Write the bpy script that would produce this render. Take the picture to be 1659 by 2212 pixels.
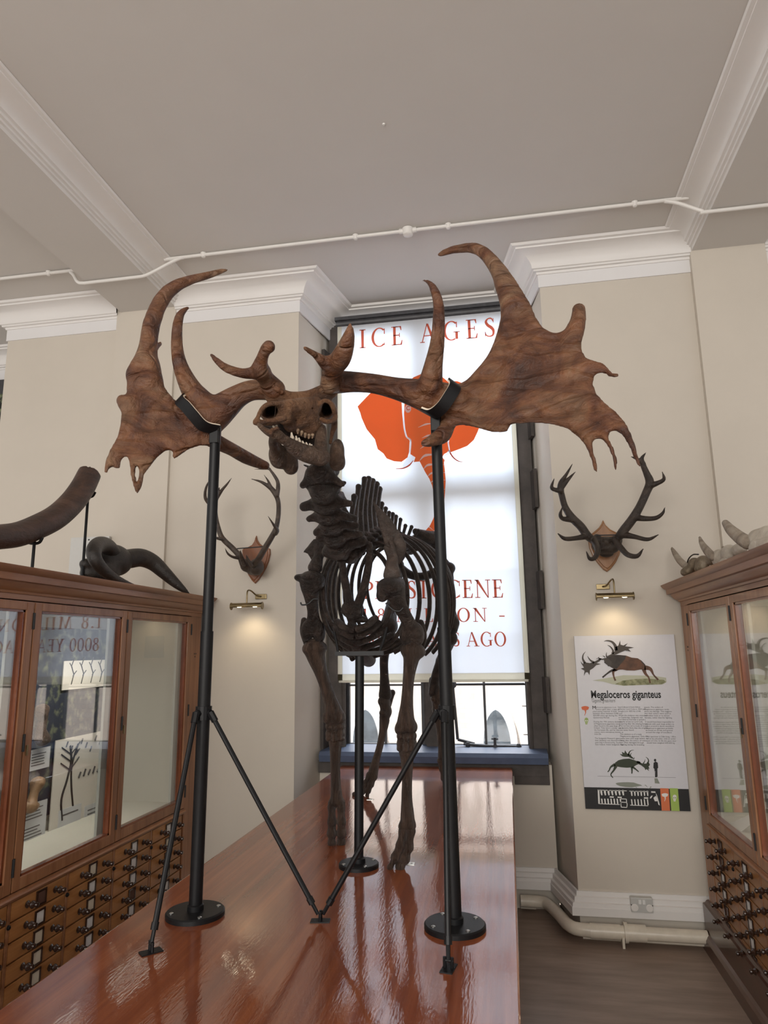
import bpy, bmesh, math, random
import numpy as np
from mathutils import Vector, Matrix

for o in list(bpy.data.objects):
    bpy.data.objects.remove(o)
SC = bpy.context.scene
COL = SC.collection
random.seed(7)

# ------------------------------------------------------------------ camera
CAM_F = 1483.3                      # focal length in pixels of the 1659 px wide frame
YAW, PITCH, ROLL, CAM_H = 0.172926, 0.196058, 0.014595, 1.75
def _rot(a, b, c):
    ca, sa, cb, sb, cc, sc = math.cos(a), math.sin(a), math.cos(b), math.sin(b), math.cos(c), math.sin(c)
    return np.array([[ca,-sa,0],[sa,ca,0],[0,0,1]]) @ np.array([[1,0,0],[0,cb,-sb],[0,sb,cb]]) @ np.array([[cc,0,sc],[0,1,0],[-sc,0,cc]])
RC = _rot(YAW, PITCH, ROLL)
CPOS = np.array([0.0, 0.0, CAM_H])
cam_data = bpy.data.cameras.new('camera')
cam_data.sensor_fit = 'HORIZONTAL'; cam_data.sensor_width = 36.0
cam_data.lens = CAM_F / 1659.0 * 36.0
cam_data.clip_start = 0.05; cam_data.clip_end = 200
cam = bpy.data.objects.new('camera', cam_data); COL.objects.link(cam)
M = Matrix.Identity(4)
for i in range(3):
    M[i][0] = RC[i][0]; M[i][1] = RC[i][2]; M[i][2] = -RC[i][1]; M[i][3] = CPOS[i]
cam.matrix_world = M
SC.camera = cam

# ------------------------------------------------------------------ world, daylight, exposure
W = bpy.data.worlds.new('world'); SC.world = W; W.use_nodes = True
bg = W.node_tree.nodes['Background']
bg.inputs[0].default_value = (1.0, 0.985, 0.96, 1); bg.inputs[1].default_value = 0.92
def lamp(name, kind, loc, direction, energy, color=(1,1,1), **kw):
    d = bpy.data.lights.new(name, kind); d.energy = energy; d.color = color
    for k, v in kw.items(): setattr(d, k, v)
    o = bpy.data.objects.new(name, d); COL.objects.link(o)
    o.location = loc
    o.rotation_euler = Vector(direction).to_track_quat('-Z', 'Y').to_euler()
    return o
# sun on the street outside, high over the roof behind the viewer
lamp('sun', 'SUN', (0, 0, 20), (0.25, 0.62, -0.75), 5.6, (1.0, 0.96, 0.90), angle=0.01)
# open sky above the street, pouring in through the bay window
lamp('sky_daylight', 'AREA', (-0.57, 8.4, 4.9), (0, -1, -0.30), 540, (0.80, 0.90, 1.0), shape='RECTANGLE', size=4.2, size_y=3.4)
# daylight from the tall windows of the gallery behind the viewer
lamp('gallery_daylight', 'AREA', (-1.2, -4.2, 3.0), (0.12, 1, 0.02), 330, (1.0, 0.955, 0.89), shape='RECTANGLE', size=5.0, size_y=2.6)
vs = SC.view_settings
vs.view_transform = 'Standard'; vs.look = 'None'; vs.gamma = 1.0; vs.exposure = 0.0; vs.use_curve_mapping = False

# ------------------------------------------------------------------ measuring: a pixel of the photograph to a point in the room
def ray(px, py):
    return RC @ np.array([(px-829.5)/CAM_F, 1.0, -(py-1106.0)/CAM_F])
def on_plane(px, py, n, d):
    """point where the sight line meets the plane n.p = d"""
    r = ray(px, py); n = np.array(n, float)
    t = (d - n @ CPOS) / (n @ r)
    return CPOS + r*t
def PY(px, py, y): return on_plane(px, py, (0,1,0), y)
def PX(px, py, x): return on_plane(px, py, (1,0,0), x)
def PZ(px, py, z): return on_plane(px, py, (0,0,1), z)
def pxm(y): return y / CAM_F * 1.065    # metres per pixel at depth y
def mpp(p): return float(RC[:,1] @ (np.array(p[:3])-CPOS)) / CAM_F   # metres per pixel at a point

# ------------------------------------------------------------------ object helpers
ORG = {}
def root_of(o):
    while o.parent: o = o.parent
    return o
def link_mesh(name, verts, faces, mat, parent=None, smooth=False, label=None, mats=None, fmat=None, origin=None):
    verts = np.asarray(verts, dtype=float)
    if parent is not None:
        org = ORG[root_of(parent).name]
    elif origin is not None:
        org = np.array(origin, float)
    else:
        mn, mx = verts.min(0), verts.max(0)
        org = np.array([(mn[0]+mx[0])/2, (mn[1]+mx[1])/2, mn[2]])
    me = bpy.data.meshes.new(name)
    me.from_pydata((verts-org).tolist(), [], [list(map(int, f)) for f in faces])
    for m in (mats or [mat]): me.materials.append(m)
    if fmat is not None: me.polygons.foreach_set('material_index', np.array(fmat, dtype=np.int32))
    if smooth: me.polygons.foreach_set('use_smooth', [True]*len(me.polygons))
    me.update()
    o = bpy.data.objects.new(name, me); COL.objects.link(o)
    if parent is not None: o.parent = parent
    else:
        o.location = org; ORG[o.name] = org
    if label: o['label'] = label
    return o
def tag(o, label, cat, group=None):
    o['label'] = label; o['category'] = cat
    if group: o['group'] = group
    return o
def struct(o):
    o['kind'] = 'structure'; return o
def thing(name, loc, label, cat, group=None):
    o = bpy.data.objects.new(name, None); COL.objects.link(o)
    o.empty_display_size = 0.05
    o.location = loc; ORG[o.name] = np.array(loc, float)
    return tag(o, label, cat, group)

class MB:
    def __init__(s): s.v = []; s.f = []; s.m = []
    def add(s, vs, fs, mi=0):
        n = len(s.v); s.v += [tuple(map(float, p)) for p in vs]
        for f in fs: s.f.append([i+n for i in f]); s.m.append(mi)
        return s
    def box(s, a, b, mi=0, bev=0.0):
        x0,x1 = sorted((a[0],b[0])); y0,y1 = sorted((a[1],b[1])); z0,z1 = sorted((a[2],b[2]))
        if bev > 0:
            bm = bmesh.new()
            bmesh.ops.create_cube(bm, size=1.0)
            for v in bm.verts:
                v.co = Vector(((x0+x1)/2+v.co.x*(x1-x0), (y0+y1)/2+v.co.y*(y1-y0), (z0+z1)/2+v.co.z*(z1-z0)))
            bmesh.ops.bevel(bm, geom=list(bm.edges), offset=bev, segments=2, affect='EDGES', profile=0.6)
            bm.verts.ensure_lookup_table(); bm.verts.index_update()
            s.add([tuple(v.co) for v in bm.verts], [[v.index for v in f.verts] for f in bm.faces], mi); bm.free()
            return s
        vs = [(x0,y0,z0),(x1,y0,z0),(x1,y1,z0),(x0,y1,z0),(x0,y0,z1),(x1,y0,z1),(x1,y1,z1),(x0,y1,z1)]
        return s.add(vs, [(0,3,2,1),(4,5,6,7),(0,1,5,4),(1,2,6,5),(2,3,7,6),(3,0,4,7)], mi)
    def tube(s, pts, rad, n=10, mi=0, caps=True, flat=None):
        """tube along points; rad scalar or list; flat = (factor, direction) squeezes the section along a direction"""
        pts = [np.array(p, float) for p in pts]
        if not hasattr(rad, '__len__'): rad = [rad]*len(pts)
        base = len(s.v); k = len(pts); up = None
        for i, p in enumerate(pts):
            t = pts[min(i+1,k-1)] - pts[max(i-1,0)]; t = t/ (np.linalg.norm(t)+1e-12)
            if flat is not None: u = np.array(flat[1], float)
            elif up is None: u = np.array([0,0,1.0]) if abs(t[2]) < .9 else np.array([1.0,0,0])
            else: u = up
            u = u - t*(u@t); u /= np.linalg.norm(u)+1e-12; up = u; w = np.cross(t, u)
            fu = flat[0] if flat is not None else 1.0
            for j in range(n):
                a = 2*math.pi*j/n
                s.v.append(tuple(p + rad[i]*(math.cos(a)*u*fu + math.sin(a)*w)))
        for i in range(k-1):
            for j in range(n):
                a = base+i*n+j; b = base+i*n+(j+1)%n
                s.f.append([a, b, b+n, a+n]); s.m.append(mi)
        if caps:
            s.f.append([base+j for j in range(n)][::-1]); s.m.append(mi)
            s.f.append([base+(k-1)*n+j for j in range(n)]); s.m.append(mi)
        return s
    def lathe(s, c, axis, prof, n=24, mi=0):
        """prof: list of (radius, distance along axis)"""
        c = np.array(c, float); ax = np.array(axis, float); ax /= np.linalg.norm(ax)
        u = np.array([1.0,0,0]) if abs(ax[0]) < .9 else np.array([0,1.0,0])
        u -= ax*(u@ax); u /= np.linalg.norm(u); w = np.cross(ax, u)
        base = len(s.v)
        for r, h in prof:
            for j in range(n):
                a = 2*math.pi*j/n
                s.v.append(tuple(c + ax*h + r*(math.cos(a)*u+math.sin(a)*w)))
        for i in range(len(prof)-1):
            for j in range(n):
                a = base+i*n+j; b = base+i*n+(j+1)%n
                s.f.append([a, b, b+n, a+n]); s.m.append(mi)
        s.f.append([base+j for j in range(n)][::-1]); s.m.append(mi)
        s.f.append([base+(len(prof)-1)*n+j for j in range(n)]); s.m.append(mi)
        return s
    def sweep(s, rings, closed_prof=False, mi=0, caps=True):
        """list of equally long point rings joined by quads"""
        base = len(s.v); n = len(rings[0])
        for r in rings: s.v += [tuple(map(float, p)) for p in r]
        for i in range(len(rings)-1):
            for j in range(n if closed_prof else n-1):
                a = base+i*n+j; b = base+i*n+(j+1)%n
                s.f.append([a, b, b+n, a+n]); s.m.append(mi)
        if closed_prof and caps:
            s.f.append([base+j for j in range(n)][::-1]); s.m.append(mi)
            s.f.append([base+(len(rings)-1)*n+j for j in range(n)]); s.m.append(mi)
        return s
    def prism(s, poly, vec, mi=0):
        """3-D planar polygon pushed along vec"""
        n = len(poly); v = np.array(vec, float); poly = [np.array(p, float) for p in poly]
        vs = poly + [p+v for p in poly]
        return s.add(vs, [list(range(n))[::-1], [i+n for i in range(n)]] + [[i,(i+1)%n,(i+1)%n+n,i+n] for i in range(n)], mi)
    def build(s, name, mat, parent=None, smooth=False, label=None, origin=None):
        mats = mat if isinstance(mat, (list, tuple)) else [mat]
        o = link_mesh(name, s.v, s.f, mats[0], parent, smooth, label, mats, s.m, origin)
        bm = bmesh.new(); bm.from_mesh(o.data)
        bmesh.ops.recalc_face_normals(bm, faces=bm.faces); bm.to_mesh(o.data); bm.free()
        if smooth:
            try: o.data.set_sharp_from_angle(angle=math.radians(42))
            except Exception: pass
        return o

def copy_tree(o, parent=None):
    c = o.copy(); COL.objects.link(c)
    if parent is not None: c.parent = parent
    for ch in list(o.children): copy_tree(ch, c)
    return c

def smooth_path(pts, n=6):
    """Catmull-Rom through points (any dimension)"""
    P = [np.array(p, float) for p in pts]; out = []
    P = [2*P[0]-P[1]] + P + [2*P[-1]-P[-2]]
    for i in range(1, len(P)-2):
        for k in range(n):
            t = k/n
            out.append(0.5*((2*P[i]) + (P[i+1]-P[i-1])*t + (2*P[i-1]-5*P[i]+4*P[i+1]-P[i+2])*t*t + (3*P[i]-P[i-1]-3*P[i+1]+P[i+2])*t**3))
    out.append(P[-2]); return out

# ------------------------------------------------------------------ organic shapes: blended solids, meshed with surface nets
class Blob:
    def __init__(s): s.p = []
    def cap(s, a, b, ra, rb=None, k=.01, sub=False):
        s.p.append(('c', np.array(a,float), np.array(b,float), ra, ra if rb is None else rb, k, sub)); return s
    def chain(s, pts, rads, k=.01, sub=False):
        s.p.append(('s', np.array([np.array(p[:3],float) for p in pts]), np.array(rads,float), None, None, k, sub)); return s
    def ell(s, c, r, R=None, k=.01, sub=False):
        s.p.append(('e', np.array(c,float), np.array(r,float), np.eye(3) if R is None else np.array(R,float), 0, k, sub)); return s
    def palm(s, poly, plane, T, holes=(), bulge=None, k=.012):
        """poly (x,z) outline lifted on y = plane(x,z), swelling to half thickness T"""
        s.p.append(('p', np.array(poly,float), plane, T, [np.array(h,float) for h in holes], k, False)); return s
    def bounds(s):
        mn = np.full(3, 1e9); mx = -mn
        for q in s.p:
            if q[6]: continue
            a, b = s.bb(q); mn = np.minimum(mn, a); mx = np.maximum(mx, b)
        return mn, mx
    @staticmethod
    def bb(q):
        if q[0] == 'c':
            r = max(q[3], q[4]); return np.minimum(q[1],q[2])-r, np.maximum(q[1],q[2])+r
        if q[0] == 's':
            r = q[2].max(); return q[1].min(0)-r, q[1].max(0)+r
        if q[0] == 'e':
            e = np.sqrt(((q[3]*q[2][None,:])**2).sum(1)); return q[1]-e, q[1]+e
        P = q[1]; ys = [q[2](x, z) for x, z in P]; T = q[3]
        return np.array([P[:,0].min()-T, min(ys)-T-.05, P[:,1].min()-T]), np.array([P[:,0].max()+T, max(ys)+T+.05, P[:,1].max()+T])
    def mesh(s, res):
        mn, mx = s.bounds(); mn = mn-3*res; mx = mx+3*res
        dim = np.ceil((mx-mn)/res).astype(int)+1
        f = np.full(dim, 1.0, dtype=np.float32)
        ax = [mn[i]+res*np.arange(dim[i]) for i in range(3)]
        for q in s.p:
            a, b = s.bb(q); k = q[5]; m = k+2*res
            i0 = np.clip(np.floor((a-m-mn)/res).astype(int), 0, dim-1); i1 = np.clip(np.ceil((b+m-mn)/res).astype(int)+1, 1, dim)
            if np.any(i1 <= i0): continue
            sl = tuple(slice(i0[i], i1[i]) for i in range(3))
            X = ax[0][sl[0]][:,None,None]; Y = ax[1][sl[1]][None,:,None]; Z = ax[2][sl[2]][None,None,:]
            if q[0] == 's':
                D = np.full(tuple(v.stop-v.start for v in sl), 9.0, dtype=np.float32)
                for j in range(len(q[1])-1):
                    A, B, ra, rb = q[1][j], q[1][j+1], q[2][j], q[2][j+1]; d = B-A; L = max(d@d, 1e-12); mm = max(ra,rb)+m
                    j0 = np.clip(np.floor((np.minimum(A,B)-mm-mn)/res).astype(int)-i0, 0, i1-i0-1); j1 = np.clip(np.ceil((np.maximum(A,B)+mm-mn)/res).astype(int)+1-i0, 1, i1-i0)
                    s2 = tuple(slice(j0[i], j1[i]) for i in range(3)); x_, y_, z_ = X[s2[0]], Y[:,s2[1]], Z[:,:,s2[2]]
                    t = np.clip(((x_-A[0])*d[0]+(y_-A[1])*d[1]+(z_-A[2])*d[2])/L, 0, 1)
                    D[s2] = np.minimum(D[s2], np.sqrt((x_-A[0]-t*d[0])**2+(y_-A[1]-t*d[1])**2+(z_-A[2]-t*d[2])**2) - (ra+(rb-ra)*t))
            elif q[0] == 'c':
                A, B, ra, rb = q[1:5]; d = B-A; L = max(d@d, 1e-12)
                t = np.clip(((X-A[0])*d[0]+(Y-A[1])*d[1]+(Z-A[2])*d[2])/L, 0, 1)
                D = np.sqrt((X-A[0]-t*d[0])**2+(Y-A[1]-t*d[1])**2+(Z-A[2]-t*d[2])**2) - (ra+(rb-ra)*t)
            elif q[0] == 'e':
                c, r, R = q[1:4]; p0, p1, p2 = X-c[0], Y-c[1], Z-c[2]
                k0 = 0; k1 = 0
                for i in range(3):
                    u = R[0,i]*p0+R[1,i]*p1+R[2,i]*p2
                    k0 = k0+(u/r[i])**2; k1 = k1+(u/r[i]**2)**2
                k0 = np.sqrt(k0); k1 = np.sqrt(k1)+1e-9
                D = k0*(k0-1)/k1
            else:
                poly, plane, T, holes = q[1:5]
                xx = ax[0][sl[0]]; zz = ax[2][sl[2]]
                GX, GZ = np.meshgrid(xx, zz, indexing='ij')
                d2 = np.full(GX.shape, 1e9); ins = np.zeros(GX.shape, bool)
                for Q in [poly]+list(holes):
                    for i in range(len(Q)):
                        p, r = Q[i], Q[(i+1)%len(Q)]; e = r-p; L = max(e@e, 1e-12)
                        t = np.clip(((GX-p[0])*e[0]+(GZ-p[1])*e[1])/L, 0, 1)
                        d2 = np.minimum(d2, (GX-p[0]-t*e[0])**2+(GZ-p[1]-t*e[1])**2)
                        c = ((p[1] > GZ) != (r[1] > GZ))
                        if abs(e[1]) > 1e-12: ins ^= c & (GX < e[0]*(GZ-p[1])/e[1]+p[0])
                d2 = np.sqrt(d2); din = np.where(ins, np.minimum(d2, T*1.6), 0)
                h = np.sqrt(np.maximum(din*(3.2*T-din), 0))/1.6
                yy = np.vectorize(plane)(GX, GZ)
                off = np.abs(Y-yy[:,None,:])
                D = np.where(ins[:,None,:], off-h[:,None,:], np.sqrt(off**2+(d2**2)[:,None,:]))
            F = f[sl]
            if q[6]:
                hh = np.clip(0.5-0.5*(F+D)/k, 0, 1); f[sl] = F*(1-hh)-D*hh+k*hh*(1-hh)
            else:
                hh = np.clip(0.5+0.5*(D-F)/k, 0, 1); f[sl] = D*(1-hh)+F*hh-k*hh*(1-hh)
        # surface nets
        ins = f < 0
        c = [ins[a:dim[0]-1+a, b:dim[1]-1+b, e:dim[2]-1+e] for a in (0,1) for b in (0,1) for e in (0,1)]
        cnt = sum(x.astype(np.int8) for x in c); act = (cnt > 0) & (cnt < 8)
        idx = -np.ones(act.shape, dtype=np.int64); idx[act] = np.arange(act.sum())
        I = np.argwhere(act); pos = np.zeros((len(I),3)); num = np.zeros(len(I))
        for a in range(3):
            o1 = [i for i in range(3) if i != a]
            for u in (0,1):
                for w in (0,1):
                    off0 = np.zeros(3,int); off0[o1[0]] = u; off0[o1[1]] = w
                    off1 = off0.copy(); off1[a] = 1
                    A = f[tuple((I+off0).T)]; B = f[tuple((I+off1).T)]
                    x = (A < 0) != (B < 0); t = np.where(x, A/np.where(x, A-B, 1), 0)
                    pt = I+off0+t[:,None]*(off1-off0)
                    pos += np.where(x[:,None], pt, 0); num += x
        V = mn+res*(pos/num[:,None])
        faces = []
        for a in range(3):
            b, e = (a+1)%3, (a+2)%3
            s0 = [slice(None)]*3; s1 = [slice(None)]*3; s0[a] = slice(0,-1); s1[a] = slice(1,None)
            E0, E1 = ins[tuple(s0)], ins[tuple(s1)]
            J = np.argwhere(E0 != E1); J = J[(J[:,b] > 0) & (J[:,e] > 0) & (J[:,b] < dim[b]-1) & (J[:,e] < dim[e]-1)]
            fl = E0[tuple(J.T)]
            def cell(db, de):
                K = J.copy(); K[:,b] += db; K[:,e] += de; return idx[tuple(K.T)]
            q4 = np.stack([cell(-1,-1), cell(0,-1), cell(0,0), cell(-1,0)], 1)
            q4[~fl] = q4[~fl][:, ::-1]
            faces.append(q4)
        Fc = np.concatenate(faces); Fc = Fc[(Fc >= 0).all(1)]
        return V, Fc
    def build(s, name, mat, res, parent=None, label=None, relax=1):
        V, Fc = s.mesh(res)
        for _ in range(relax):
            S = np.zeros_like(V); n = np.zeros(len(V))
            for i in range(4):
                a, b = Fc[:,i], Fc[:,(i+1)%4]
                np.add.at(S, a, V[b]); np.add.at(n, a, 1); np.add.at(S, b, V[a]); np.add.at(n, b, 1)
            V = V*.5+.5*S/np.maximum(n,1)[:,None]
        return link_mesh(name, V, Fc, mat, parent, True, label)
# ------------------------------------------------------------------ materials
def nodes_of(name):
    m = bpy.data.materials.new(name); m.use_nodes = True
    nt = m.node_tree; b = nt.nodes['Principled BSDF']
    return m, nt, b
def paint(name, col, rough=.6, var=.06, scale=3.0, bump=.0, bscale=60, metal=0.0, spec=.5, coat=0.0, stretch=(1,1,1), col2=None, detail=6, coat_rough=.1, lo=.35, hi=.65):
    m, nt, b = nodes_of(name); N = nt.nodes; L = nt.links
    tc = N.new('ShaderNodeTexCoord'); mp = N.new('ShaderNodeMapping'); mp.inputs['Scale'].default_value = stretch
    L.new(tc.outputs['Object'], mp.inputs[0])
    nz = N.new('ShaderNodeTexNoise'); nz.inputs['Scale'].default_value = scale; nz.inputs['Detail'].default_value = detail; nz.inputs['Roughness'].default_value = .6
    L.new(mp.outputs[0], nz.inputs[0])
    cr = N.new('ShaderNodeValToRGB')
    c2 = col2 if col2 else tuple(min(1, c*(1+var)) for c in col); c1 = col if col2 else tuple(c*(1-var) for c in col)
    cr.color_ramp.elements[0].position = lo; cr.color_ramp.elements[1].position = hi
    cr.color_ramp.elements[0].color = (*c1,1); cr.color_ramp.elements[1].color = (*c2,1)
    L.new(nz.outputs[0], cr.inputs[0]); L.new(cr.outputs[0], b.inputs['Base Color'])
    b.inputs['Roughness'].default_value = rough; b.inputs['Metallic'].default_value = metal
    b.inputs['Specular IOR Level'].default_value = spec
    b.inputs['Coat Weight'].default_value = coat; b.inputs['Coat Roughness'].default_value = coat_rough
    if bump:
        n2 = N.new('ShaderNodeTexNoise'); n2.inputs['Scale'].default_value = bscale; n2.inputs['Detail'].default_value = 4
        L.new(mp.outputs[0], n2.inputs[0])
        bp = N.new('ShaderNodeBump'); bp.inputs['Strength'].default_value = bump; bp.inputs['Distance'].default_value = .01
        L.new(n2.outputs[0], bp.inputs['Height']); L.new(bp.outputs[0], b.inputs['Normal'])
    return m
def plain(name, col, rough=.6, metal=0, spec=.5):
    m, nt, b = nodes_of(name)
    N = nt.nodes; L = nt.links
    nz = N.new('ShaderNodeTexNoise'); nz.inputs['Scale'].default_value = 40
    tc = N.new('ShaderNodeTexCoord'); L.new(tc.outputs['Object'], nz.inputs[0])
    mx = N.new('ShaderNodeMix'); mx.data_type = 'RGBA'
    mx.inputs[6].default_value = (*[c*.97 for c in col],1); mx.inputs[7].default_value = (*[min(1,c*1.03) for c in col],1)
    L.new(nz.outputs[0], mx.inputs[0]); L.new(mx.outputs[2], b.inputs['Base Color'])
    b.inputs['Roughness'].default_value = rough; b.inputs['Metallic'].default_value = metal; b.inputs['Specular IOR Level'].default_value = spec
    return m
def wood(name, c1, c2, c3, rough=.3, grain=(14, .7, 14), coat=.5, ior=1.5, bump=.02, bscale=(60,6,60), coat_rough=.08, wob=(.4,.2,.5), spec=.35):
    m, nt, b = nodes_of(name); N = nt.nodes; L = nt.links
    tc = N.new('ShaderNodeTexCoord'); mp = N.new('ShaderNodeMapping'); mp.inputs['Scale'].default_value = grain
    L.new(tc.outputs['Object'], mp.inputs[0])
    nz = N.new('ShaderNodeTexNoise'); nz.inputs['Scale'].default_value = 1.0; nz.inputs['Detail'].default_value = 9; nz.inputs['Roughness'].default_value = .65; nz.inputs['Distortion'].default_value = .4
    L.new(mp.outputs[0], nz.inputs[0])
    cr = N.new('ShaderNodeValToRGB'); e = cr.color_ramp.elements
    e[0].position = .28; e[0].color = (*c1,1); e[1].position = .74; e[1].color = (*c3,1)
    x = e.new(.5); x.color = (*c2,1)
    L.new(nz.outputs[0], cr.inputs[0])
    m2 = N.new('ShaderNodeMapping'); m2.inputs['Scale'].default_value = wob; L.new(tc.outputs['Object'], m2.inputs[0])
    n3 = N.new('ShaderNodeTexNoise'); n3.inputs['Scale'].default_value = 2.5; n3.inputs['Detail'].default_value = 3; L.new(m2.outputs[0], n3.inputs[0])
    hs = N.new('ShaderNodeHueSaturation'); mr = N.new('ShaderNodeMapRange')
    mr.inputs['From Min'].default_value = .3; mr.inputs['From Max'].default_value = .7; mr.inputs['To Min'].default_value = .78; mr.inputs['To Max'].default_value = 1.22
    L.new(n3.outputs[0], mr.inputs[0]); L.new(mr.outputs[0], hs.inputs['Value']); L.new(cr.outputs[0], hs.inputs['Color'])
    L.new(hs.outputs[0], b.inputs['Base Color'])
    b.inputs['Roughness'].default_value = rough; b.inputs['IOR'].default_value = ior; b.inputs['Specular IOR Level'].default_value = spec
    b.inputs['Coat Weight'].default_value = coat; b.inputs['Coat Roughness'].default_value = coat_rough; b.inputs['Coat IOR'].default_value = ior; b.inputs['IOR'].default_value = min(ior,1.5)
    mb = N.new('ShaderNodeMapping'); mb.inputs['Scale'].default_value = bscale; L.new(tc.outputs['Object'], mb.inputs[0])
    nb = N.new('ShaderNodeTexNoise'); nb.inputs['Scale'].default_value = 1.0; nb.inputs['Detail'].default_value = 3; L.new(mb.outputs[0], nb.inputs[0])
    bp = N.new('ShaderNodeBump'); bp.inputs['Strength'].default_value = bump; bp.inputs['Distance'].default_value = .02
    L.new(nb.outputs[0], bp.inputs['Height']); L.new(bp.outputs[0], b.inputs['Normal']); L.new(bp.outputs[0], b.inputs['Coat Normal'])
    return m
def bone(name, dark, mid, light, rough=.5, scale=9.0, stretch=(1,1,1), bump=.35, bscale=45, dist=.012):
    m, nt, b = nodes_of(name); N = nt.nodes; L = nt.links
    tc = N.new('ShaderNodeTexCoord'); mp = N.new('ShaderNodeMapping'); mp.inputs['Scale'].default_value = stretch; L.new(tc.outputs['Object'], mp.inputs[0])
    nz = N.new('ShaderNodeTexNoise'); nz.inputs['Scale'].default_value = scale; nz.inputs['Detail'].default_value = 8; nz.inputs['Roughness'].default_value = .68; nz.inputs['Distortion'].default_value = .8
    L.new(mp.outputs[0], nz.inputs[0])
    cr = N.new('ShaderNodeValToRGB'); e = cr.color_ramp.elements
    e[0].position = .3; e[0].color = (*dark,1); e[1].position = .7; e[1].color = (*light,1); x = e.new(.5); x.color = (*mid,1)
    L.new(nz.outputs[0], cr.inputs[0]); L.new(cr.outputs[0], b.inputs['Base Color'])
    b.inputs['Roughness'].default_value = rough
    n2 = N.new('ShaderNodeTexNoise'); n2.inputs['Scale'].default_value = bscale; n2.inputs['Detail'].default_value = 6; n2.inputs['Roughness'].default_value = .65; n2.inputs['Distortion'].default_value = 1.2
    L.new(mp.outputs[0], n2.inputs[0])
    ad = N.new('ShaderNodeMath'); ad.operation = 'ADD'; L.new(n2.outputs[0], ad.inputs[0]); L.new(nz.outputs[0], ad.inputs[1])
    bp = N.new('ShaderNodeBump'); bp.inputs['Strength'].default_value = bump; bp.inputs['Distance'].default_value = dist
    L.new(ad.outputs[0], bp.inputs['Height']); L.new(bp.outputs[0], b.inputs['Normal'])
    return m
def emit(name, col, strength):
    m = bpy.data.materials.new(name); m.use_nodes = True; nt = m.node_tree
    nt.nodes.remove(nt.nodes['Principled BSDF']); e = nt.nodes.new('ShaderNodeEmission')
    e.inputs[0].default_value = (*col,1); e.inputs[1].default_value = strength
    nt.links.new(e.outputs[0], nt.nodes['Material Output'].inputs[0]); return m
def pane(name, tint=(1,1,1), ior=1.5, boost=1.0):
    m = bpy.data.materials.new(name); m.use_nodes = True; nt = m.node_tree; N = nt.nodes; L = nt.links
    N.remove(N['Principled BSDF'])
    tr = N.new('ShaderNodeBsdfTransparent'); tr.inputs[0].default_value = (*tint,1)
    gl = N.new('ShaderNodeBsdfGlossy'); gl.inputs['Roughness'].default_value = 0.0
    ge = N.new('ShaderNodeNewGeometry'); dt = N.new('ShaderNodeVectorMath'); dt.operation = 'DOT_PRODUCT'
    L.new(ge.outputs['Incoming'], dt.inputs[0]); L.new(ge.outputs['Normal'], dt.inputs[1])
    def mth(op, a, b_=None, v=None):
        q = N.new('ShaderNodeMath'); q.operation = op
        for i, s_ in enumerate((a, b_)):
            if s_ is None: continue
            if isinstance(s_, (int, float)): q.inputs[i].default_value = s_
            else: L.new(s_, q.inputs[i])
        return q.outputs[0]
    r0 = ((ior-1)/(ior+1))**2          # Schlick's reflectance of one face
    c = mth('SUBTRACT', 1.0, mth('ABSOLUTE', dt.outputs['Value']))
    mu = N.new('ShaderNodeMath'); mu.operation = 'MULTIPLY'; mu.inputs[1].default_value = boost; mu.use_clamp = True
    L.new(mth('ADD', mth('MULTIPLY', mth('POWER', c, 5.0), 1-r0), r0), mu.inputs[0])
    mx = N.new('ShaderNodeMixShader'); L.new(mu.outputs[0], mx.inputs[0]); L.new(tr.outputs[0], mx.inputs[1]); L.new(gl.outputs[0], mx.inputs[2])
    L.new(mx.outputs[0], N['Material Output'].inputs[0]); return m
def cloth(name, col, see=.12, trans=.75):
    """woven blind: mostly lets light through diffusely, a little straight through the weave"""
    m = bpy.data.materials.new(name); m.use_nodes = True; nt = m.node_tree; N = nt.nodes; L = nt.links
    N.remove(N['Principled BSDF'])
    tc = N.new('ShaderNodeTexCoord'); wv = N.new('ShaderNodeTexNoise'); wv.inputs['Scale'].default_value = 260
    L.new(tc.outputs['Object'], wv.inputs[0])
    mc = N.new('ShaderNodeMix'); mc.data_type = 'RGBA'; mc.inputs[6].default_value = (*[c*.95 for c in col],1); mc.inputs[7].default_value = (*col,1)
    L.new(wv.outputs[0], mc.inputs[0])
    df = N.new('ShaderNodeBsdfDiffuse'); tl = N.new('ShaderNodeBsdfTranslucent'); tp = N.new('ShaderNodeBsdfTransparent')
    tp.inputs[0].default_value = (*col,1)
    L.new(mc.outputs[2], df.inputs[0]); L.new(mc.outputs[2], tl.inputs[0])
    a = N.new('ShaderNodeMixShader'); a.inputs[0].default_value = trans; L.new(df.outputs[0], a.inputs[1]); L.new(tl.outputs[0], a.inputs[2])
    c = N.new('ShaderNodeMixShader'); c.inputs[0].default_value = see; L.new(a.outputs[0], c.inputs[1]); L.new(tp.outputs[0], c.inputs[2])
    L.new(c.outputs[0], N['Material Output'].inputs[0]); return m

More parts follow.
